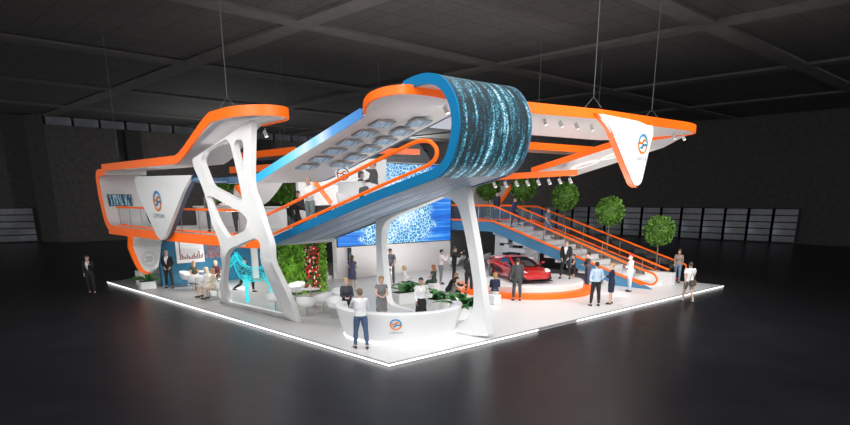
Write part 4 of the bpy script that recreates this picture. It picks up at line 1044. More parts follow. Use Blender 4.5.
# ================================================================== CYAN WIREFRAME HORSE
def horse():
    base=Vector((2.75,12.35,.1))
    r=thing('horse_sculpture','glowing cyan wireframe horse sculpture standing on the grey carpet','sculpture',base,math.radians(183)); r.scale=(.92,.92,.95)
    CY=mat('cyan_wire',(.02,.55,.60),.4,emit=.55,emcol=(.02,.62,.68),noise=.05)
    def blob(rings,n=10):
        # rings: (center, ry, rz, axis) -> loft
        out=[]
        for i,(c,a,b) in enumerate(rings):
            c=Vector(c); nx=Vector(rings[min(i+1,len(rings)-1)][0])-Vector(rings[max(i-1,0)][0]); nx.normalize()
            s=Vector((0,1,0)); u=s.cross(nx).normalized()
            out.append([c+s*(a*math.cos(2*PI*j/n))+u*(b*math.sin(2*PI*j/n)) for j in range(n)])
        return out
    H=MB()
    H.loft(blob([((-.92,0,1.32),.10,.12),((-.8,0,1.30),.24,.28),((-.45,0,1.24),.28,.31),((0,0,1.2),.29,.32),((.4,0,1.24),.27,.36),((.62,0,1.36),.20,.34),((.82,0,1.62),.13,.24),((.98,0,1.9),.10,.18),((1.05,0,2.05),.09,.14)]),True,True,True)
    H.loft(blob([((.93,0,2.12),.06,.06),((1.0,0,2.06),.10,.14),((1.2,0,1.88),.085,.12),((1.4,0,1.68),.06,.085),((1.48,0,1.60),.05,.06)]),True,True,True)
    for s in (1,-1):
        f=.16 if s>0 else -.1
        H.loft(blob([((.5,s*.15,1.2),.12,.17),((.52+f*.3,s*.16,.85),.08,.10),((.54+f*.8,s*.16,.58),.06,.07),((.54+f*.7,s*.16,.3),.042,.05),((.52+f*.6,s*.16,.1),.05,.06),((.56+f*.6,s*.16,0.01),.07,.09)]),True,True,True)
        H.loft(blob([((-.68,s*.15,1.2),.14,.22),((-.66+f*.5,s*.17,.9),.1,.15),((-.82+f*.5,s*.17,.62),.06,.08),((-.84+f*.6,s*.17,.32),.045,.05),((-.78+f*.6,s*.17,.1),.05,.06),((-.74+f*.6,s*.17,.01),.07,.09)]),True,True,True)
        H.loft(blob([((.95,s*.07,2.12),.04,.04),((.94,s*.08,2.2),.03,.035),((.95,s*.085,2.29),.006,.006)],6),True,True,True)
    H.loft(blob([((-.95,0,1.42),.05,.05),((-1.1,0,1.3),.07,.08),((-1.18,0,1.0),.08,.1),((-1.16,0,.7),.03,.03)]),True,True,True)
    H.loft(blob([((1.0,0,2.2),.02,.05),((.84,0,2.05),.03,.1),((.68,0,1.8),.03,.12),((.5,0,1.62),.02,.06)]),True,True,True)
    def wire(src,name,th,m,seed):
        o=src.build(name,m,r,world=False)
        bm=bmesh.new(); bm.from_mesh(o.data); bmesh.ops.triangulate(bm,faces=bm.faces); R=random.Random(seed)
        for v in bm.verts: v.co+=Vector((R.uniform(-1,1),R.uniform(-1,1),R.uniform(-1,1)))*.028
        bm.to_mesh(o.data); bm.free()
        w=o.modifiers.new('w','WIREFRAME'); w.thickness=th; w.use_replace=True; w.use_even_offset=False
        me=bpy.data.meshes.new_from_object(o.evaluated_get(bpy.context.evaluated_depsgraph_get())); o.modifiers.clear(); o.data=me; return o
    bpy.context.view_layer.update()
    wire(H,'wire_body',.015,CY,3)
horse()

# ================================================================== CABLES AND SPOTLIGHTS
def cable(top,label,fork=.35):
    p=Vector(top); r=thing('suspension_cable',label,'cable',p,group='ceiling suspension cables')
    m=MB(); m.tube([p+Vector((0,0,fork)),Vector((p.x,p.y,12.5))],.013,5); m.build('rope',CABLE,r)
    m=MB(); d=_r*.3
    m.tube([p-d,p+Vector((0,0,fork)),p+d],.013,5); m.build('fork',CABLE,r)
for px,py,l in ((119,162,'thin steel cable forked above the left ribbon canopy roof'),):
    q=AX(px,py,.9); cable((q.x,q.y,6.32),l)
for px,py,z,l in ((593,108,7.5,'thin steel cable forked above the canopy front left of the white triangle'),(651,119,7.5,'thin steel cable forked above the white triangle banner'),(596,148,7.25,'thin steel cable on the second orange beam end behind the canopy'),(537,146,7.2,'thin steel cable forked over the second orange beam beside the LED nose'),
        (286,151,7.3,'right cable of the close pair on the back beam left of the gallery roof'),(281,152,7.3,'left cable of the close pair on the back beam left of the gallery roof'),(228,108,7.6,'thin steel cable rising from the sloping part of the left ribbon canopy'),(380,152,7.3,'thin steel cable forked over the back beam seen inside the gallery')):
    q=AZ(px,py,z); cable(q,l)
def spot_proto():
    r=thing('spotlight','x','spotlight',(0,0,0))
    m=MB(); m.tube([(0,0,0),(0,0,-.14)],.018,6); m.build('bracket',GREYMET,r,world=False)
    m=MB(); m.tube([(0,.06,-.12),(0,-.06,-.36)],[.075,.085],12); m.build('lamp_housing',mat('white_lamp_housing',(.62,.62,.63),.4,noise=.03),r,smooth=True,world=False)
    m=MB(); m.tube([(0,-.058,-.352),(0,-.064,-.372)],.07,12); m.build('lens',SPOTEM,r,world=False)
    return r
sp0=spot_proto(); _s=[]
def spotl(p,rz,label,group,sc=1.):
    c=sp0 if not _s else copy_tree(sp0); _s.append(1); c.location=p; c.rotation_euler=(0,0,rz); c.scale=(sc,)*3; c['label']=label; c['group']=group
for i in range(8):
    f=(i+.5)/8; p=Vector((13.7,8.35,5.36)).lerp(Vector((17.9,6.05,5.64)),f)+Vector((.25,.3,0))
    spotl(p,.5,ORD[i]+' spotlight from the left under the low orange bar above the stairs','spotlights under the low orange bar',1.0)
for i in range(5):
    p=AZ((529,545,561,577,592)[i],(114,116,118.5,120.5,122.5)[i],7.22); spotl(p,.3,ORD[i]+' spotlight right of the LED nose under the orange canopy','spotlights under the orange canopy',.8)
for i,(a,b) in enumerate(((674,132),(684,133))): spotl(AZ(a,b,7.22),.3,('left','right')[i]+' spotlight of the pair under the far right canopy end','spotlights at the canopy end',.8)
spotl(AZ(446,103,7.2),.3,'single spotlight under the canopy tip inside the LED nose','spotlights at the canopy tip',.8)
spotl(AX(265,128,1.2),.3,'spotlight under the rounded tip of the left ribbon canopy','spotlights under the left ribbon',.8)
# ================================================================== PEOPLE
SKIN=[None]*3
def skin_mats(i):
    if SKIN[i] is None:
        c=((.62,.40,.30),(.55,.33,.23),(.30,.16,.10))[i]; SKIN[i]=mat('skin_tone_%d'%i,c,.55,noise=.05,nscale=12)
    return SKIN[i]
EYE=mat('eye_dark',(.06,.04,.03),.3,noise=.02); LIP=mat('lip_tone',(.42,.15,.13),.5,noise=.03); BROW=mat('brow_dark',(.30,.19,.13),.7,noise=.05)
def cloth(c):
    return mat('cloth_%02d_%02d_%02d'%tuple(int(x*99) for x in c),c,.8,noise=.14,nscale=9)
def rotv(v,ax,a): return Matrix.Rotation(a,3,ax)@v
POSE={
 'stand':dict(legs=((.04,.05,.07),(-.03,.04,.07)),arms=((.03,.13,.22,.1),(.0,.13,.25,.1))),
 'contra':dict(legs=((.10,.14,.10),(-.04,.0,.06)),arms=((.03,.13,.22,.1),(.0,.15,.35,.2))),
 'wide':dict(legs=((.02,.03,.22),(.0,.03,.2)),arms=((-.05,.2,.45,.5),(.03,.16,.3,.2))),
 'crossed':dict(legs=((.05,.05,.07),(-.03,.04,.08)),arms=((.42,.10,1.35,.95),(.38,.10,1.25,.95))),
 'phone':dict(legs=((.05,.06,.07),(-.05,.04,.07)),arms=((.55,.30,2.05,.35),(.02,.14,.3,.1))),
 'chin':dict(legs=((.05,.06,.07),(-.05,.04,.07)),arms=((.40,.10,1.2,.9),(.70,.12,1.95,.25))),
 'clasp':dict(legs=((.04,.05,.05),(-.02,.04,.05)),arms=((.25,.14,.95,.72),(.25,.14,.95,.72))),
 'reach':dict(legs=((.10,.05,.12),(-.12,.05,.10)),arms=((.75,.18,.75,.15),(.55,.2,1.1,.45))),
 'photo':dict(legs=((.05,.06,.1),(-.05,.04,.1)),arms=((.95,.35,1.55,.55),(.95,.35,1.55,.55))),
 'walk':dict(legs=((.38,.12,.05),(-.30,.30,.05)),arms=((-.30,.12,.25,.1),(.32,.12,.45,.1))),
 'stair':dict(legs=((.75,.80,.05),(-.08,.12,.05)),arms=((-.2,.12,.3,.1),(.3,.14,.5,.1))),
 'pocket':dict(legs=((.03,.04,.12),(-.02,.03,.10)),arms=((-.12,.26,.55,.55),(-.1,.26,.55,.55))),
 'back':dict(legs=((.04,.05,.05),(-.02,.04,.05)),arms=((-.28,.16,.5,.9),(-.28,.16,.5,.9))),
 'sit':dict(legs=((1.45,1.42,.10),(1.45,1.50,.10)),arms=((.35,.12,1.0,.5),(.4,.12,.9,.5)),seat=True),
 'sitlean':dict(legs=((1.42,1.45,.22),(1.42,1.5,.22)),arms=((.75,.1,.8,.4),(.85,.1,1.3,.5)),seat=True),
 'sitarm':dict(legs=((1.45,1.42,.10),(1.45,1.50,.10)),arms=((1.5,.9,.6,.1),(.4,.12,.9,.5)),seat=True),
 'lean':dict(legs=((.25,.2,.08),(-.1,.05,.08)),arms=((.9,.14,.5,.2),(.8,.14,.6,.2))),
 'run':dict(legs=((.9,.9,.05),(-.45,.6,.05)),arms=((-.7,.15,1.2,.1),(.8,.15,1.3,.2))),
}
NP=[0]
def person(p, face, pose, label, h=1.75, top=('shirt',(.8,.8,.8)), bottom=('trousers',(.03,.03,.035)), hair=((.05,.03,.02),'short'), shoe=(.02,.018,.015), skin=0, lean=.02, head=(0,.05), female=False, seat=None, vox=.0135, under=(.8,.8,.82), tie=None, group=None):
    NP[0]+=1; R=random.Random(NP[0]*7+1); ps=POSE[pose]; S=h/1.75
    V3=Vector
    fem=female; shw=.175 if fem else .20; hpw=.10
    thl,shl=.44,.43; ual,fal=.29,.25
    # ---- joints
    def legpts(side,spec,hz):
        a,k,s=spec; hip=V3((0,side*hpw*.95,hz-.03))
        d=V3((math.sin(a)*math.cos(s),side*math.sin(s),-math.cos(a)*math.cos(s))); kn=hip+d*thl
        b=a-k; d2=V3((math.sin(b),side*math.sin(s*.4),-math.cos(b))).normalized(); an=kn+d2*shl
        return hip,kn,an,b
    lows=[legpts(s,sp,0)[2].z for s,sp in zip((1,-1),ps['legs'])]
    hz=.085-min(lows)
    if ps.get('seat'): hz=(seat if seat is not None else .45)/S+.09
    legs=[legpts(s,sp,hz) for s,sp in zip((1,-1),ps['legs'])]
    sd=V3((math.sin(lean),0,math.cos(lean))); H0=V3((0,0,hz))
    T=Matrix.Translation(H0)@Matrix.Rotation(lean,4,'Y')
    neck=T@V3((-.005,0,.545)); hd=T@V3((.02,0,.70))
    arms=[]
    for side,sp in zip((1,-1),ps['arms']):
        a,b,e,c=sp; sh=T@V3((-.005,side*(shw-.015),.475)); a0=a+lean*.0
        u=V3((math.sin(a0)*math.cos(b),side*math.sin(b),-math.cos(a0)*math.cos(b))); el=sh+u*ual
        g=a0+e; f=V3((math.sin(g)*math.cos(c),-side*math.sin(c),-math.cos(g)*math.cos(c))); wr=el+f*fal
        arms.append((sh,el,wr,f.normalized(),side))
    # ---- raw closed pieces
    m=MB()
    def ell(z,rx,ry,x=0): return [T@V3((x+rx*math.cos(2*PI*j/20),ry*math.sin(2*PI*j/20),z)) for j in range(20)]
    if fem: tor=[(-.10,.06,.09,0),(-.06,.105,.155,-.01),(.0,.12,.172,-.012),(.06,.112,.162,-.006),(.15,.088,.128,.0),(.24,.095,.132,.005),(.31,.122,.148,.018),(.37,.118,.155,.014),(.44,.09,.16,-.002),(.485,.066,.12,-.008),(.52,.05,.06,-.006)]
    else: tor=[(-.10,.06,.09,0),(-.06,.105,.15,-.01),(.0,.118,.165,-.01),(.06,.114,.16,-.004),(.15,.108,.152,.004),(.24,.115,.165,.008),(.33,.128,.182,.012),(.40,.118,.188,.006),(.455,.092,.18,-.004),(.495,.068,.13,-.01),(.53,.055,.068,-.008)]
    m.loft([ell(z,a,b,x) for z,a,b,x in tor],True,True,True)
    segs=[]   # (name, a, b, ra, rb)
    segs.append(('torso',T@V3((0,0,.02)),T@V3((0,0,.43)),.13,.13))
    segs.append(('shoulder',T@V3((0,-shw*.6,.44)),T@V3((0,shw*.6,.44)),.08,.08))
    nt=T@V3((.012,0,.60)); m.tube([T@V3((-.008,0,.49)),T@V3((.0,0,.545)),nt],[.062,.054,.052] if not fem else [.054,.046,.045],14); segs.append(('neck',T@V3((0,0,.545)),nt,.05,.05))
    # head
    HM=Matrix.Translation(T@V3((.012,0,.595)))@Matrix.Rotation(head[0],4,'Z')@Matrix.Rotation(lean*.35+head[1],4,'Y')
    rings=[]
    for z,rx,ry,x in ((-.045,.02,.02,.055),(-.035,.05,.040,.038),(-.01,.078,.056,.022),(.03,.092,.066,.012),(.07,.098,.073,.006),(.11,.099,.077,.0),(.15,.094,.076,-.005),(.18,.078,.064,-.008),(.2,.052,.043,-.01),(.211,.02,.018,-.01)):
        rings.append([HM@V3((x+rx*math.cos(2*PI*j/18)*(1.0 if math.cos(2*PI*j/18)>0 else .98),ry*math.sin(2*PI*j/18),z)) for j in range(18)])
    m.loft(rings,True,True,True)
    m.tube([HM@V3((.098,0,.085)),HM@V3((.113,0,.06)),HM@V3((.122,0,.04)),HM@V3((.105,0,.030))],[.010,.013,.017,.012],8)       # nose
    m.tube([HM@V3((.10,-.018,.012)),HM@V3((.106,0,.011)),HM@V3((.10,.018,.012))],[.008,.011,.008],6)                              # mouth
    m.ball(HM@V3((.080,0,-.028)),(.022,.024,.018),8,6)                                                                            # chin
    for s in (1,-1):
        m.ball(HM@V3((-.005,s*.078,.065)),(.022,.011,.033),8,6)                                                                    # ears
        m.tube([HM@V3((.088,s*.05,.098)),HM@V3((.1,s*.03,.103)),HM@V3((.101,s*.012,.099))],[.009,.011,.009],6)                     # brow ridge
    segs.append(('head',HM@V3((.0,0,.03)),HM@V3((0,0,.12)),.09,.09))
    K=.88 if fem else 1.
    for i,(hip,kn,an,b) in enumerate(legs):
        s=(1,-1)[i]
        m.tube([hip+V3((0,0,.05)),hip,hip.lerp(kn,.25),hip.lerp(kn,.6),kn.lerp(hip,.08),kn,kn.lerp(an,.12),kn.lerp(an,.32),kn.lerp(an,.65),an.lerp(kn,.08),an],[q*K for q in (.075,.093,.092,.076,.060,.058,.058,.062,.046,.039,.042)],16)
        fd=V3((1,s*.12,0)).normalized()
        if ps.get('seat') or pose in('stair','run'): pass
        z0=an.z-.085; up=V3((0,0,1)); sl=s
        def fr(x,w,hh,y=0): 
            c=an+fd*x; q=fd.cross(up)
            return [V3((c.x,c.y,z0))+q*(w*math.cos(2*PI*j/12))+up*(hh*.5+hh*.5*math.sin(2*PI*j/12)) for j in range(12)]
        m.loft([fr(-.075,.02,.05),fr(-.06,.034,.085),fr(-.01,.038,.12),fr(.05,.042,.09),fr(.11,.047,.062),fr(.155,.044,.046),fr(.185,.022,.03)],True,True,True)
        segs += [('thigh',hip,kn,.09*K,.06*K),('shin',kn,an,.06*K,.042*K),('foot',an+fd*-.04+V3((0,0,-.05)),an+fd*.16+V3((0,0,-.065)),.05,.03)]
    for (sh,el,wr,f,s) in arms:
        Ka=.86 if fem else 1.
        m.tube([T@V3((0,s*.08,.46)),sh,sh.lerp(el,.2),sh.lerp(el,.55),el.lerp(sh,.08),el,el.lerp(wr,.2),el.lerp(wr,.6),wr],[q*Ka for q in (.055,.062,.056,.049,.042,.041,.043,.035,.027)],14)
        # palm, five fingers, thumb
        side=V3((0,0,1)).cross(f); side=side.normalized() if side.length>.2 else V3((0,1,0)); 
        if abs(f.z)>.8: side=V3((1,0,0))-f*f.x; side.normalize()
        nr=f.cross(side).normalized()
        if nr.y*s>0: nr=-nr                      # palm faces the body
        pr=[wr+f*0,wr+f*.03,wr+f*.06,wr+f*.085]
        rr=[(.026,.019),(.034,.017),(.040,.015),(.036,.012)]
        m.loft([[c+side*(a*math.cos(2*PI*j/12))+nr*(bb*math.sin(2*PI*j/12)) for j in range(12)] for c,(a,bb) in zip(pr,rr)],True,True,True)
        for q,(o,L) in enumerate(((-.030,.060),(-.010,.075),(.010,.080),(.030,.070))):
            b0=wr+f*.075+side*o; k1=b0+f*L*.5+nr*.006; k2=k1+(f*.8+nr*.55).normalized()*L*.33; k3=k2+(f*.5+nr*.85).normalized()*L*.25
            m.tube([b0-f*.02,b0,k1,k2,k3],[.0095,.0095,.0088,.008,.0065],8)
        t0=wr+f*.025+side*.028; m.tube([t0,t0+(f*.6+side*.75).normalized()*.035,t0+(f*.6+side*.75).normalized()*.035+(f*.9+side*.25+nr*.4).normalized()*.035],[.013,.011,.008],8)
        segs += [('uarm',sh,el,.055*Ka,.043*Ka),('farm',el,wr,.042*Ka,.03*Ka),('hand',wr+f*.03,wr+f*.15,.03,.02)]
    # ---- fuse into one skin
    me=bpy.data.meshes.new('person'); me.from_pydata([tuple(q) for q in m.v],[],m.f)
    bm=bmesh.new(); bm.from_mesh(me); bmesh.ops.recalc_face_normals(bm,faces=bm.faces); bm.to_mesh(me); bm.free()
    o=bpy.data.objects.new('person',me); COL.objects.link(o)
    rm=o.modifiers.new('r','REMESH'); rm.mode='VOXEL'; rm.voxel_size=vox; rm.use_smooth_shade=True
    sm=o.modifiers.new('s','SMOOTH'); sm.factor=.5; sm.iterations=2
    bpy.context.view_layer.update()
    body=bpy.data.meshes.new_from_object(o.evaluated_get(bpy.context.evaluated_depsgraph_get()))
    o.modifiers.clear(); o.data=body; bpy.data.meshes.remove(me)
    nv=len(body.vertices); co=np.empty(nv*3); body.vertices.foreach_get('co',co); co=co.reshape(-1,3)
    no=np.empty(nv*3); body.vertex_normals.foreach_get('vector',no); no=no.reshape(-1,3)
    best=np.full(nv,9e9); who=np.zeros(nv,int); tt=np.zeros(nv)
    for i,(nm,a,b,ra,rb) in enumerate(segs):
        a=np.array(a);b=np.array(b);d=b-a; t=np.clip(((co-a)@d)/(d@d),0,1); c=a+t[:,None]*d; dist=np.linalg.norm(co-c,axis=1)-(ra+(rb-ra)*t)
        k=dist<best; best[k]=dist[k]; who[k]=i; tt[k]=t[k]
    names=np.array([s[0] for s in segs])[who]
    Ti=np.array(T.inverted()); loc=co@Ti[:3,:3].T+Ti[:3,3]
    Hi=np.array(HM.inverted()); hl=co@Hi[:3,:3].T+Hi[:3,3]
    isn=lambda *q: np.isin(names,q)
    F=[tuple(p_.vertices) for p_ in body.polygons]
    sk=skin_mats(skin)
    for q in (sk,EYE,LIP,BROW): body.materials.append(q)
    hv=isn('head')
    eye=hv&(hl[:,0]>.07)&((np.hypot(np.abs(hl[:,1])-.032,hl[:,2]-.078))<.010); lip=hv&(hl[:,0]>.085)&(np.abs(hl[:,1])<.026)&(np.abs(hl[:,2]-.011)<.010); brw=hv&(hl[:,0]>.07)&(np.abs(np.abs(hl[:,1])-.033)<.021)&(np.abs(hl[:,2]-.104)<.008)
    mi=np.zeros(len(F),int); FA=np.array([f if len(f)==4 else (*f,f[-1]) for f in F])
    for k,q in ((1,eye),(2,lip),(3,brw)): mi[q[FA].sum(1)>=2]=k
    body.polygons.foreach_set('material_index',mi.astype(np.int32))
    body.name='person'
    o.location=p; o.rotation_euler=(0,0,math.radians(face)); o.scale=(S,S,S)
    tag(o,label,'person',group)
    def shell(name,mask,off,mm,minz=None):
        fm=mask[FA].all(1); fi=np.nonzero(fm)[0]
        if len(fi)==0: return
        used=np.unique(FA[fi]); idx=-np.ones(nv,int); idx[used]=np.arange(len(used))
        ofv=off if np.ndim(off) else np.full(nv,off)
        vv=co[used]+no[used]*ofv[used][:,None]
        s=bpy.data.meshes.new(name); s.from_pydata(vv.tolist(),[],[tuple(int(idx[k]) for k in F[i]) for i in fi]); s.materials.append(mm)
        s.polygons.foreach_set('use_smooth',[True]*len(s.polygons))
        q=bpy.data.objects.new(name,s); COL.objects.link(q); q.parent=o; return q
    tk,tc=top; bk,bc=bottom[0],bottom[1]
    torso=isn('torso','shoulder')|(isn('thigh')&(loc[:,2]>-.03))
    lowneck=loc[:,2]<.535
    arm_long=isn('uarm')|(isn('farm')&(tt<.9)); arm_short=isn('uarm')&(tt<.62)
    waist=.03
    if bk in ('trousers','shorts'):
        lim=.92 if bk=='trousers' else -1
        mk=(isn('torso')&(loc[:,2]<waist+.04))|isn('thigh')|(isn('shin')&(tt<lim))
        if bk=='shorts': mk=(isn('torso')&(loc[:,2]<waist+.04))|(isn('thigh')&(tt<.85))
        shell(bk,mk,.012,cloth(bc))
    if bk in ('skirt',) or tk in('dress',):
        col=cloth(bc if bk=='skirt' else tc); len_=bottom[2] if len(bottom)>2 else .85
        kns=[l[1] for l in legs]; hips=[l[0] for l in legs]; hc=T@V3((0,0,waist+.06)); kc=(kns[0]+kns[1])/2; hipc=(hips[0]+hips[1])/2
        ax=[hc,T@V3((-.005,0,-.02)),hipc.lerp(kc,.22),hipc.lerp(kc,.5),hipc.lerp(kc,len_)]
        rx=[.125,.142,.145,.135,.125]; ry=[.165,.19,.195,.185,.18+abs(kns[0].y-kns[1].y)*.12]
        tmp=MB(); rg=[]
        for i,c in enumerate(ax):
            d=(ax[min(i+1,4)]-ax[max(i-1,0)]).normalized(); yv=V3((0,1,0)); xv=yv.cross(d).normalized()
            rg.append([c+xv*(rx[i]*math.cos(2*PI*j/24))+yv*(ry[i]*math.sin(2*PI*j/24)) for j in range(24)])
        tmp.loft(rg,True); sk_=tmp.build('skirt',col,None,smooth=True,angle=60); sk_.parent=o
    if tk=='shirt': shell('shirt',((torso&(loc[:,2]>(waist-.02 if bk in('trousers','skirt') else -.1)))|arm_long)&lowneck,.016,cloth(tc))
    if tk=='tshirt': shell('t_shirt',((torso&(loc[:,2]>-.08))|arm_short)&lowneck,.017,cloth(tc))
    if tk=='tank': shell('tank_top',((torso&(loc[:,2]>-.06))|(isn('uarm')&(tt<.12)))&(loc[:,2]<.50),.015,cloth(tc))
    if tk=='dress': shell('dress',((torso&(loc[:,2]>-.02))|(isn('uarm')&(tt<.35)))&(loc[:,2]<.515),.014,cloth(tc))
    if tk=='suit':
        vz=(loc[:,2]>.16)&(loc[:,0]>.02)&(np.abs(loc[:,1])<np.clip((loc[:,2]-.16)*.27,0,.085))
        shell('shirt',torso&lowneck&(loc[:,2]>.1),.008,cloth(under))
        mk=((torso|(isn('thigh')&(tt<.26)&(loc[:,2]>-.22)))|arm_long)&lowneck&~vz
        shell('jacket',mk,.022,cloth(tc))
        if tie:
            tb=MB(); pts=[T@V3((.075,0,.50)),T@V3((.115,0,.46)),T@V3((.152,0,.36)),T@V3((.15,0,.22))]
            yv=V3((0,1,0)); tb.loft([[q-yv*w,q+yv*w] for q,w in zip(pts,(.014,.018,.03,.036))],False); t_=tb.build('necktie',cloth(tie),None); t_.parent=o
    shell('shoe' if True else '',isn('foot')&((co[:,2]<1e9)),.006,cloth(shoe)) if bk!='none' else None
    # hair
    hc_,style=hair; hm=mat('hair_%02d_%02d_%02d'%tuple(int(x*99) for x in hc_),hc_,.65,noise=.3,nscale=30)
    front=.135-np.clip(-hl[:,0]+.02,0,1)*1.15          # hairline lower towards the back
    hmask=hv&(hl[:,2]>np.maximum(front,-.01 if style!='long' else -.03))
    if style=='balding': hmask&=(hl[:,2]<.13)
    if style!='bald': shell('hair',hmask,{'short':.014,'bob':.026,'long':.026,'bun':.018,'balding':.010,'hat':.02,'curly':.035}[style],hm)
    if style in('long','bob','bun','hat'):
        hb=MB()
        if style=='bun': hb.ball(HM@V3((-.105,0,.15)),.05,10,8)
        elif style=='hat':
            hb.lathe([(.19,.0),(.2,.008),(.11,.02),(.105,.10),(.08,.12),(0,.125)],(0,0,0),20,False); hb.v=[HM@(q+V3((0,0,.125))) for q in hb.v]
        else:
            L=.17 if style=='long' else .02; rgs=[]
            for t_ in (0,.25,.5,.75,1):
                z=.10-t_*(.10+L); w=.085+.012*math.sin(t_*3); xb=-.055-.02*t_
                rgs.append([HM@V3((xb+.055*math.cos(2*PI*j/14)*(1-.4*t_),w*math.sin(2*PI*j/14)*(1-.25*t_),z)) for j in range(14)])
            hb.loft(rgs,True,True,True)
        x_=hb.build('hat' if style=='hat' else 'hair_length',hm,None,smooth=True); x_.parent=o
    return o,dict(hands=[a[2]+a[3]*.09 for a in arms],S=S)
def hand_at(o,info,i):
    return o.matrix_basis@info['hands'][i]

BLK=(.012,.012,.014); NAVY=(.012,.018,.05); DG=(.035,.035,.04); WHT=(.80,.80,.80); JEAN=(.06,.10,.19); LB=(.42,.52,.66)
SU=lambda c:('suit',c)
TR=lambda c:('trousers',c)
P_=person
P_(A(361.5,348.5),62,'reach','man in white shirt and jeans standing with his back turned at the reception counter',1.78,('shirt',(.72,.72,.73)),TR(JEAN),((.16,.11,.08),'short'),(.05,.04,.035),vox=.0115)
P_((3.0,3.95,.1),236,'clasp','hostess in grey dress with fair hair behind the reception counter',1.75,('dress',(.17,.17,.18)),('none',BLK),((.38,.24,.12),'bob'),female=True)
P_((3.95,2.95,.1),236,'phone','receptionist in white blouse and dark skirt touching his or her dark hair behind the counter',1.72,('shirt',WHT),('skirt',BLK),((.02,.015,.012),'short'),skin=1,female=True)
P_((2.1,4.75,.1),236,'clasp','woman with fair hair and dark top behind the counter, facing the man in jeans',1.70,('shirt',(.03,.035,.05)),TR(BLK),((.45,.30,.14),'bob'),female=True)
P_(A(353,291),40,'clasp','woman in patterned navy dress with long brown hair walking away near the living wall',1.68,('dress',(.07,.075,.16)),('none',BLK,.8),((.07,.035,.02),'long'),female=True)
P_(A(391,285.5),200,'pocket','man in grey shirt and grey trousers standing before the white wall under the video screen',1.85,('tshirt',(.13,.14,.17)),TR((.09,.09,.10)),((.03,.02,.015),'short'))
white_bench(A(404,292),'white cube stool under the seated blonde in the white blouse')
P_(A(404,291.5)+Vector((0,0,0)),-44,'sit','seated blonde in white blouse and dark trousers facing right near the planter',1.66,('shirt',WHT),TR(DG),((.72,.55,.30),'bob'),female=True,seat=.42)
white_bench(A(434,292),'white cube stool under the seated woman in green')
P_(A(434,291.5),100,'sit','woman in dark green dress with auburn hair seated on a stool left of the stage',1.70,('dress',(.035,.06,.045)),('none',BLK),((.35,.12,.04),'long'),female=True,seat=.42)
white_bench(A(449,302),'white cube stool under the man bending forward in black')
P_(A(448.5,301.5),-60,'sitlean','man in black suit sitting bent forward beside the orange stage rim',1.8,SU(BLK),TR(BLK),((.30,.15,.07),'short'),lean=.5,seat=.42)
P_(A(452,306),-40,'sitlean','woman in grey top seated with dark hair in front of the bent man in black',1.62,('tank',(.18,.17,.17)),('skirt',(.16,.15,.15)),((.06,.02,.015),'long'),female=True,lean=.3,seat=.42)
white_bench(A(452,307.5),'white cube stool under the woman in the grey top')
P_(A(441,284),-30,'chin','man in white shirt and grey trousers holding a phone to his face',1.76,('shirt',(.75,.72,.74)),TR((.22,.22,.24)),((.03,.02,.015),'short'))
o,i=P_(A(454,281.5),-44,'photo','photographer in black suit raising a camera beside the portal leg',1.83,SU(BLK),TR(BLK),((.03,.02,.015),'short'))
def camera_prop(c,rz):
    r=thing('photo_camera','black camera held up by the photographer','camera',c,rz); m=MB(); m.rbox((-.04,-.07,-.045),(.04,.07,.05),.015); m.build('camera_body',BLACK,r,world=False)
    m=MB(); m.tube([(.04,0,0),(.14,0,0)],[.04,.045],12); m.build('lens',DARKMET,r,smooth=True,world=False)
h0,h1=hand_at(o,i,0),hand_at(o,i,1); camera_prop((h0+h1)/2+Vector((.0,0,.04)),math.radians(-44))
P_(Vector((11.0,7.2,.1)),60,'back','man in black suit seen from behind at the left end of the orange stage rim',1.80,SU((.02,.022,.024)),TR((.02,.02,.022)),((.02,.015,.012),'short'))
white_bench(A(494,304),'white cube stool with orange base under the woman in the navy top')
P_(A(494.5,303.5),46,'sit','seated woman in navy top with reddish hair seen from behind before the stage',1.72,('shirt',NAVY),('skirt',(.6,.6,.6)),((.42,.22,.08),'bob'),female=True,seat=.44)
P_(A(516.5,300.5),50,'stand','man in dark grey suit seen from behind, watching the red car',1.82,SU((.055,.057,.062)),TR((.06,.06,.065)),((.06,.04,.03),'short'))
P_(Vector((15.75,5.05,.6)),205,'wide','presenter in black suit and white shirt standing legs apart on the white stage',1.84,SU(BLK),TR(BLK),((.25,.15,.09),'short'),tie=None)
P_(AZ(498.5,268,.1),226,'clasp','hostess in white with dark hair behind the red car at the long counter',1.72,('shirt',WHT),('skirt',BLK),((.03,.02,.015),'long'),female=True)
P_(A(575.5,268.5)-Vector((6.2,3.9,0)),150,'crossed','small dark-clothed woman behind the presenter beside the stair stringer',1.5,('tank',BLK),('skirt',BLK),((.03,.02,.02),'bob'),female=True,skin=1)
P_(A(586.5,289),150,'crossed','woman with black hair, dark patterned jacket and jeans by the stage',1.74,('shirt',(.07,.045,.05)),TR((.03,.04,.10)),((.015,.012,.012),'bun'),female=True)
P_(A(594.5,306),55,'pocket','broad man in light blue shirt and black trousers seen from behind',1.80,('shirt',LB),TR(BLK),((.025,.018,.014),'short'))
P_(A(610,304),120,'crossed','woman in navy dress with fair bun standing right of the man in light blue',1.70,('shirt',NAVY),('skirt',NAVY,.95),((.45,.30,.14),'bun'),female=True)
P_(A(629,291.5),140,'crossed','woman with red hair, white top and light jeans at the stair foot',1.76,('shirt',WHT),TR((.35,.45,.58)),((.50,.05,.05),'curly'),(.03,.03,.03),female=True)
P_(A(676.5,282),200,'walk','woman in beige top and blue jeans walking at the ramp foot',1.76,('shirt',(.35,.26,.21)),TR((.17,.25,.38)),((.10,.055,.03),'long'),female=True)
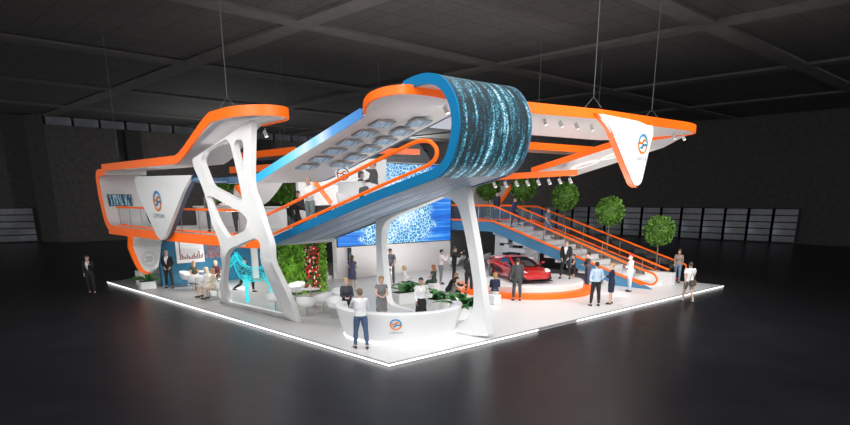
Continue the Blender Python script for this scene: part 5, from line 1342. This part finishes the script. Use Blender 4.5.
o,i=P_(AZ(687,301.5,.0),40,'walk','man in white T-shirt and grey shorts walking past the right edge on dark floor',1.76,('tshirt',WHT),('shorts',(.22,.20,.19)),((.08,.05,.035),'short'),(.45,.45,.45))
def bag(c,rz):
    r=thing('shoulder_bag','brown shoulder bag on the man in shorts','bag',c,rz); m=MB(); m.rbox((-.16,-.05,-.12),(.16,.05,.12),.05); m.build('bag_body',mat('brown_leather',(.10,.065,.045),.6,noise=.2),r,smooth=True,world=False)
    m=MB(); m.tube([(-.14,0,.1),(-.04,.08,.52),(.12,0,.1)],.012,6); m.build('strap',mat('brown_leather',(.1,.06,.04)),r,world=False)
bag(o.location+_r*.08-_f*.2+Vector((0,0,.86)),-HEAD)
# stairs
sl=(ZT-.1)/(ST-SB)
def step_z(y): return .1+math.ceil((y-SB)/((ST-SB)/13))*(ZT-.1)/13
q=AX(543,239,19.4); P_((19.4,8.9,step_z(8.9)),-95,'stair','man in blue-grey shirt and jeans walking down the white stairs',1.75,('tshirt',(.12,.15,.24)),TR((.13,.18,.27)),((.30,.2,.13),'short'))
P_((19.6,12.9,ZT),-100,'stand','dark-clothed person standing at the head of the stairs',1.78,('shirt',(.02,.03,.055)),TR((.03,.05,.11)),((.02,.015,.012),'short'))
P_((19.2,11.2,step_z(11.2)),-80,'stair','person in dark blue jacket on the upper stairs just below the head',1.68,('shirt',(.03,.06,.16)),TR((.03,.04,.09)),((.03,.02,.015),'short'))
# left side
P_(A(170,288),226,'pocket','grey-haired man in black suit and pale shirt by the blue wall, hand on hip',1.84,SU(BLK),TR(BLK),((.45,.43,.41),'short'))
P_(AZ(92.5,294,.0),226,'phone','man in black suit telephoning on the dark hall floor at far left',1.82,SU(BLK),TR(BLK),((.03,.02,.015),'short'))
def sitter(px,py,face,label,topc,hairc,style,fem=True,bt=TR(DG),pose='sit'):
    P_(A(px,py),face,pose,label,1.70,topc,bt,(hairc,style),female=fem,seat=.50)
sitter(196,289,250,'seated woman in dark green dress with fair hair left in the meeting group',('dress',(.07,.08,.04)),(.45,.30,.15),'long',bt=('none',BLK))
sitter(209,297.5,120,'seated blonde in white blouse seen from behind in the meeting group',('shirt',WHT),(.78,.68,.50),'long',bt=('skirt',(.6,.58,.55)))
sitter(215.5,299,130,'seated person in beige top close to the branching frame',('shirt',(.62,.52,.38)),(.40,.25,.12),'bob',bt=('skirt',(.6,.5,.4)))
chair(A(218,287),226,'white tub chair at the back of the meeting group carrying the woman in dark red',gL)
sitter(218,288,226,'seated woman in dark red top behind the branching frame',('shirt',(.10,.02,.025)),(.40,.25,.12),'long')
P_(A(246,292),-60,'run','dark-clothed person striding behind the cyan wire horse',1.75,('shirt',BLK),TR(BLK),((.02,.015,.012),'short'))
# upper floor
P_((2.05,6.7,deck_z(6.7)),200,'clasp','man in white shirt and grey trousers standing at the low end of the gallery',1.74,('shirt',WHT),TR((.16,.2,.2)),((.40,.28,.18),'balding'))
P_((2.6,3.7,deck_z(3.7)+.13),150,'sitarm','man in dark jacket seated on the gallery with one arm spread',1.74,('shirt',(.03,.022,.02)),TR(DG),((.30,.2,.12),'short'),seat=.44)
P_((3.3,5.35,deck_z(5.35)+.36),-20,'sit','dark-haired person sitting on the white gallery sofa right of the round logo sign',1.66,('shirt',NAVY),TR(BLK),((.05,.02,.015),'bob'),seat=.42,female=True)
P_((3.6,6.75,deck_z(6.75)+.13),0,'sit','dark-haired woman in grey seated in the gallery chair behind the sofa',1.64,('shirt',(.3,.28,.27)),TR(BLK),((.04,.02,.015),'long'),seat=.44,female=True)
P_((1.7,14.0,3.05),226,'stand','person in grey standing on the left deck just right of the triangle banner',1.74,('shirt',(.32,.29,.26)),TR((.10,.12,.16)),((.25,.18,.12),'short'))
P_((1.6,11.5,3.05),190,'lean','person in white shirt leaning over the left deck rail inside the branching frame',1.76,('shirt',WHT),TR(DG),((.10,.06,.04),'short'),lean=.35)
P_((4.4,11.2,3.05),226,'stand','dark-clothed person on the upper deck behind the curved fin, partly hidden',1.7,('shirt',BLK),TR(BLK),((.02,.015,.012),'short'))
# remove loose placeholders
for o in list(bpy.data.objects):
    if o.type=='EMPTY' and not o.children and 'label' not in o and o.get('kind')!='structure': bpy.data.objects.remove(o)
# ================================================================== LIGHT
wd=bpy.data.worlds.new('world'); SC.world=wd; wd.use_nodes=True
bg=wd.node_tree.nodes['Background']; bg.inputs[0].default_value=(.95,.97,1,1); bg.inputs[1].default_value=.95
def area(name,loc,target,size,power,col=(1,.98,.95),sy=None,spread=180):
    l=bpy.data.lights.new(name,'AREA'); l.energy=power; l.size=size; l.color=col; l.spread=math.radians(spread)
    if sy: l.shape='RECTANGLE'; l.size_y=sy
    o=bpy.data.objects.new(name,l); COL.objects.link(o); o.location=loc
    d=(Vector(target)-Vector(loc)); o.rotation_euler=d.to_track_quat('-Z','Y').to_euler(); return o
def spot(name,loc,target,power,ang,blend=.5,rad=.03,col=(1,.97,.93)):
    l=bpy.data.lights.new(name,'SPOT'); l.energy=power; l.spot_size=math.radians(ang); l.spot_blend=blend; l.shadow_soft_size=rad; l.color=col
    o=bpy.data.objects.new(name,l); COL.objects.link(o); o.location=loc
    d=(Vector(target)-Vector(loc)); o.rotation_euler=d.to_track_quat('-Z','Y').to_euler(); return o

area('overhead_fill',(-3,-6,12.3),(9,8,1),9,420,spread=95)  # unseen area lamps added overhead to light the stand
area('overhead_fill',(-9,8,12.0),(6,12,1.5),8,500,spread=90)
area('overhead_fill',(9,-9,12.0),(13,6,1),8,700,spread=90)
for x,y,tx,ty,pw in ((14,9,13.8,7,1200),(6,16,5,16,500),(16,13,16,12,700),(4,20,4,19,400),(17,4,19.5,6,1300),(8,9,8,9,1000),(11,13,11,14,900),(17,-4,19.5,6,1500)):
    spot('overhead_fill_spot',(x,y,12.2),(tx,ty,0),pw*1.2,75,.8,.04)  # unseen spots added from above to brighten the stand's inner parts
# added unseen spots, no fittings modelled, brighten white undersides and back walls
for x,y,z,tx,ty,tz,pw in ((1.0,11,3.15,.8,9,7,160),(1.2,17,3.15,1,17,6,120),(3.0,4.6,4.2,3.0,4.6,6.5,230),(2.8,1.5,4.98,2.8,1,7,35),(3,8,3.2,3,7.5,6,150),(8,3,.15,8,3,7,520),(12,2.2,.15,12,2.4,7,420),(16,2.5,.15,16.5,2.5,7,420),(18.6,5,2.2,19,5,6.5,180),(3.2,6.2,.15,3,5,3.5,55),(3,2.6,1.2,3,2,5,120),(10,12,.15,10,14,5,500),(13.5,12.6,.15,13.5,15.8,4,230),(4,16,.15,4,19.7,1.8,330),(4,14,.15,4,14,2.7,120),(5.3,10.5,.15,5.3,12.8,1.6,140),(7.5,11,3.2,8.5,14.2,5.4,160)):
    spot('upward_fill',(x,y,z),(tx,ty,tz),pw,125,.9,.03)

def point(loc,power):
    l=bpy.data.lights.new('hall_fill','POINT'); l.energy=power; l.shadow_soft_size=.03; o=bpy.data.objects.new('hall_fill',l); COL.objects.link(o); o.location=loc
for p,w in (((50,53,9),2600),((20,50,5),1300),((-16,48,5),800)): point(p,w)  # unseen point lamps added to lift the dark hall walls
spot('stair_fill',(16,-14,8.5),(19.5,6.5,1.5),2300,34,.7,.04)  # unseen spots added to brighten the white steps
spot('stair_fill',(15,1.0,.4),(19.6,8,2.5),260,80,.9,.03)
for x,y,p in ((3.2,17.2,300),(2.4,14.6,200),(3.2,10.9,170),(5.2,15.5,200)): spot('under_deck_fill',(x,y,2.7),(x,y+.4,0),p,150,.9,.03)  # unseen lamps added to brighten the space under the left deck
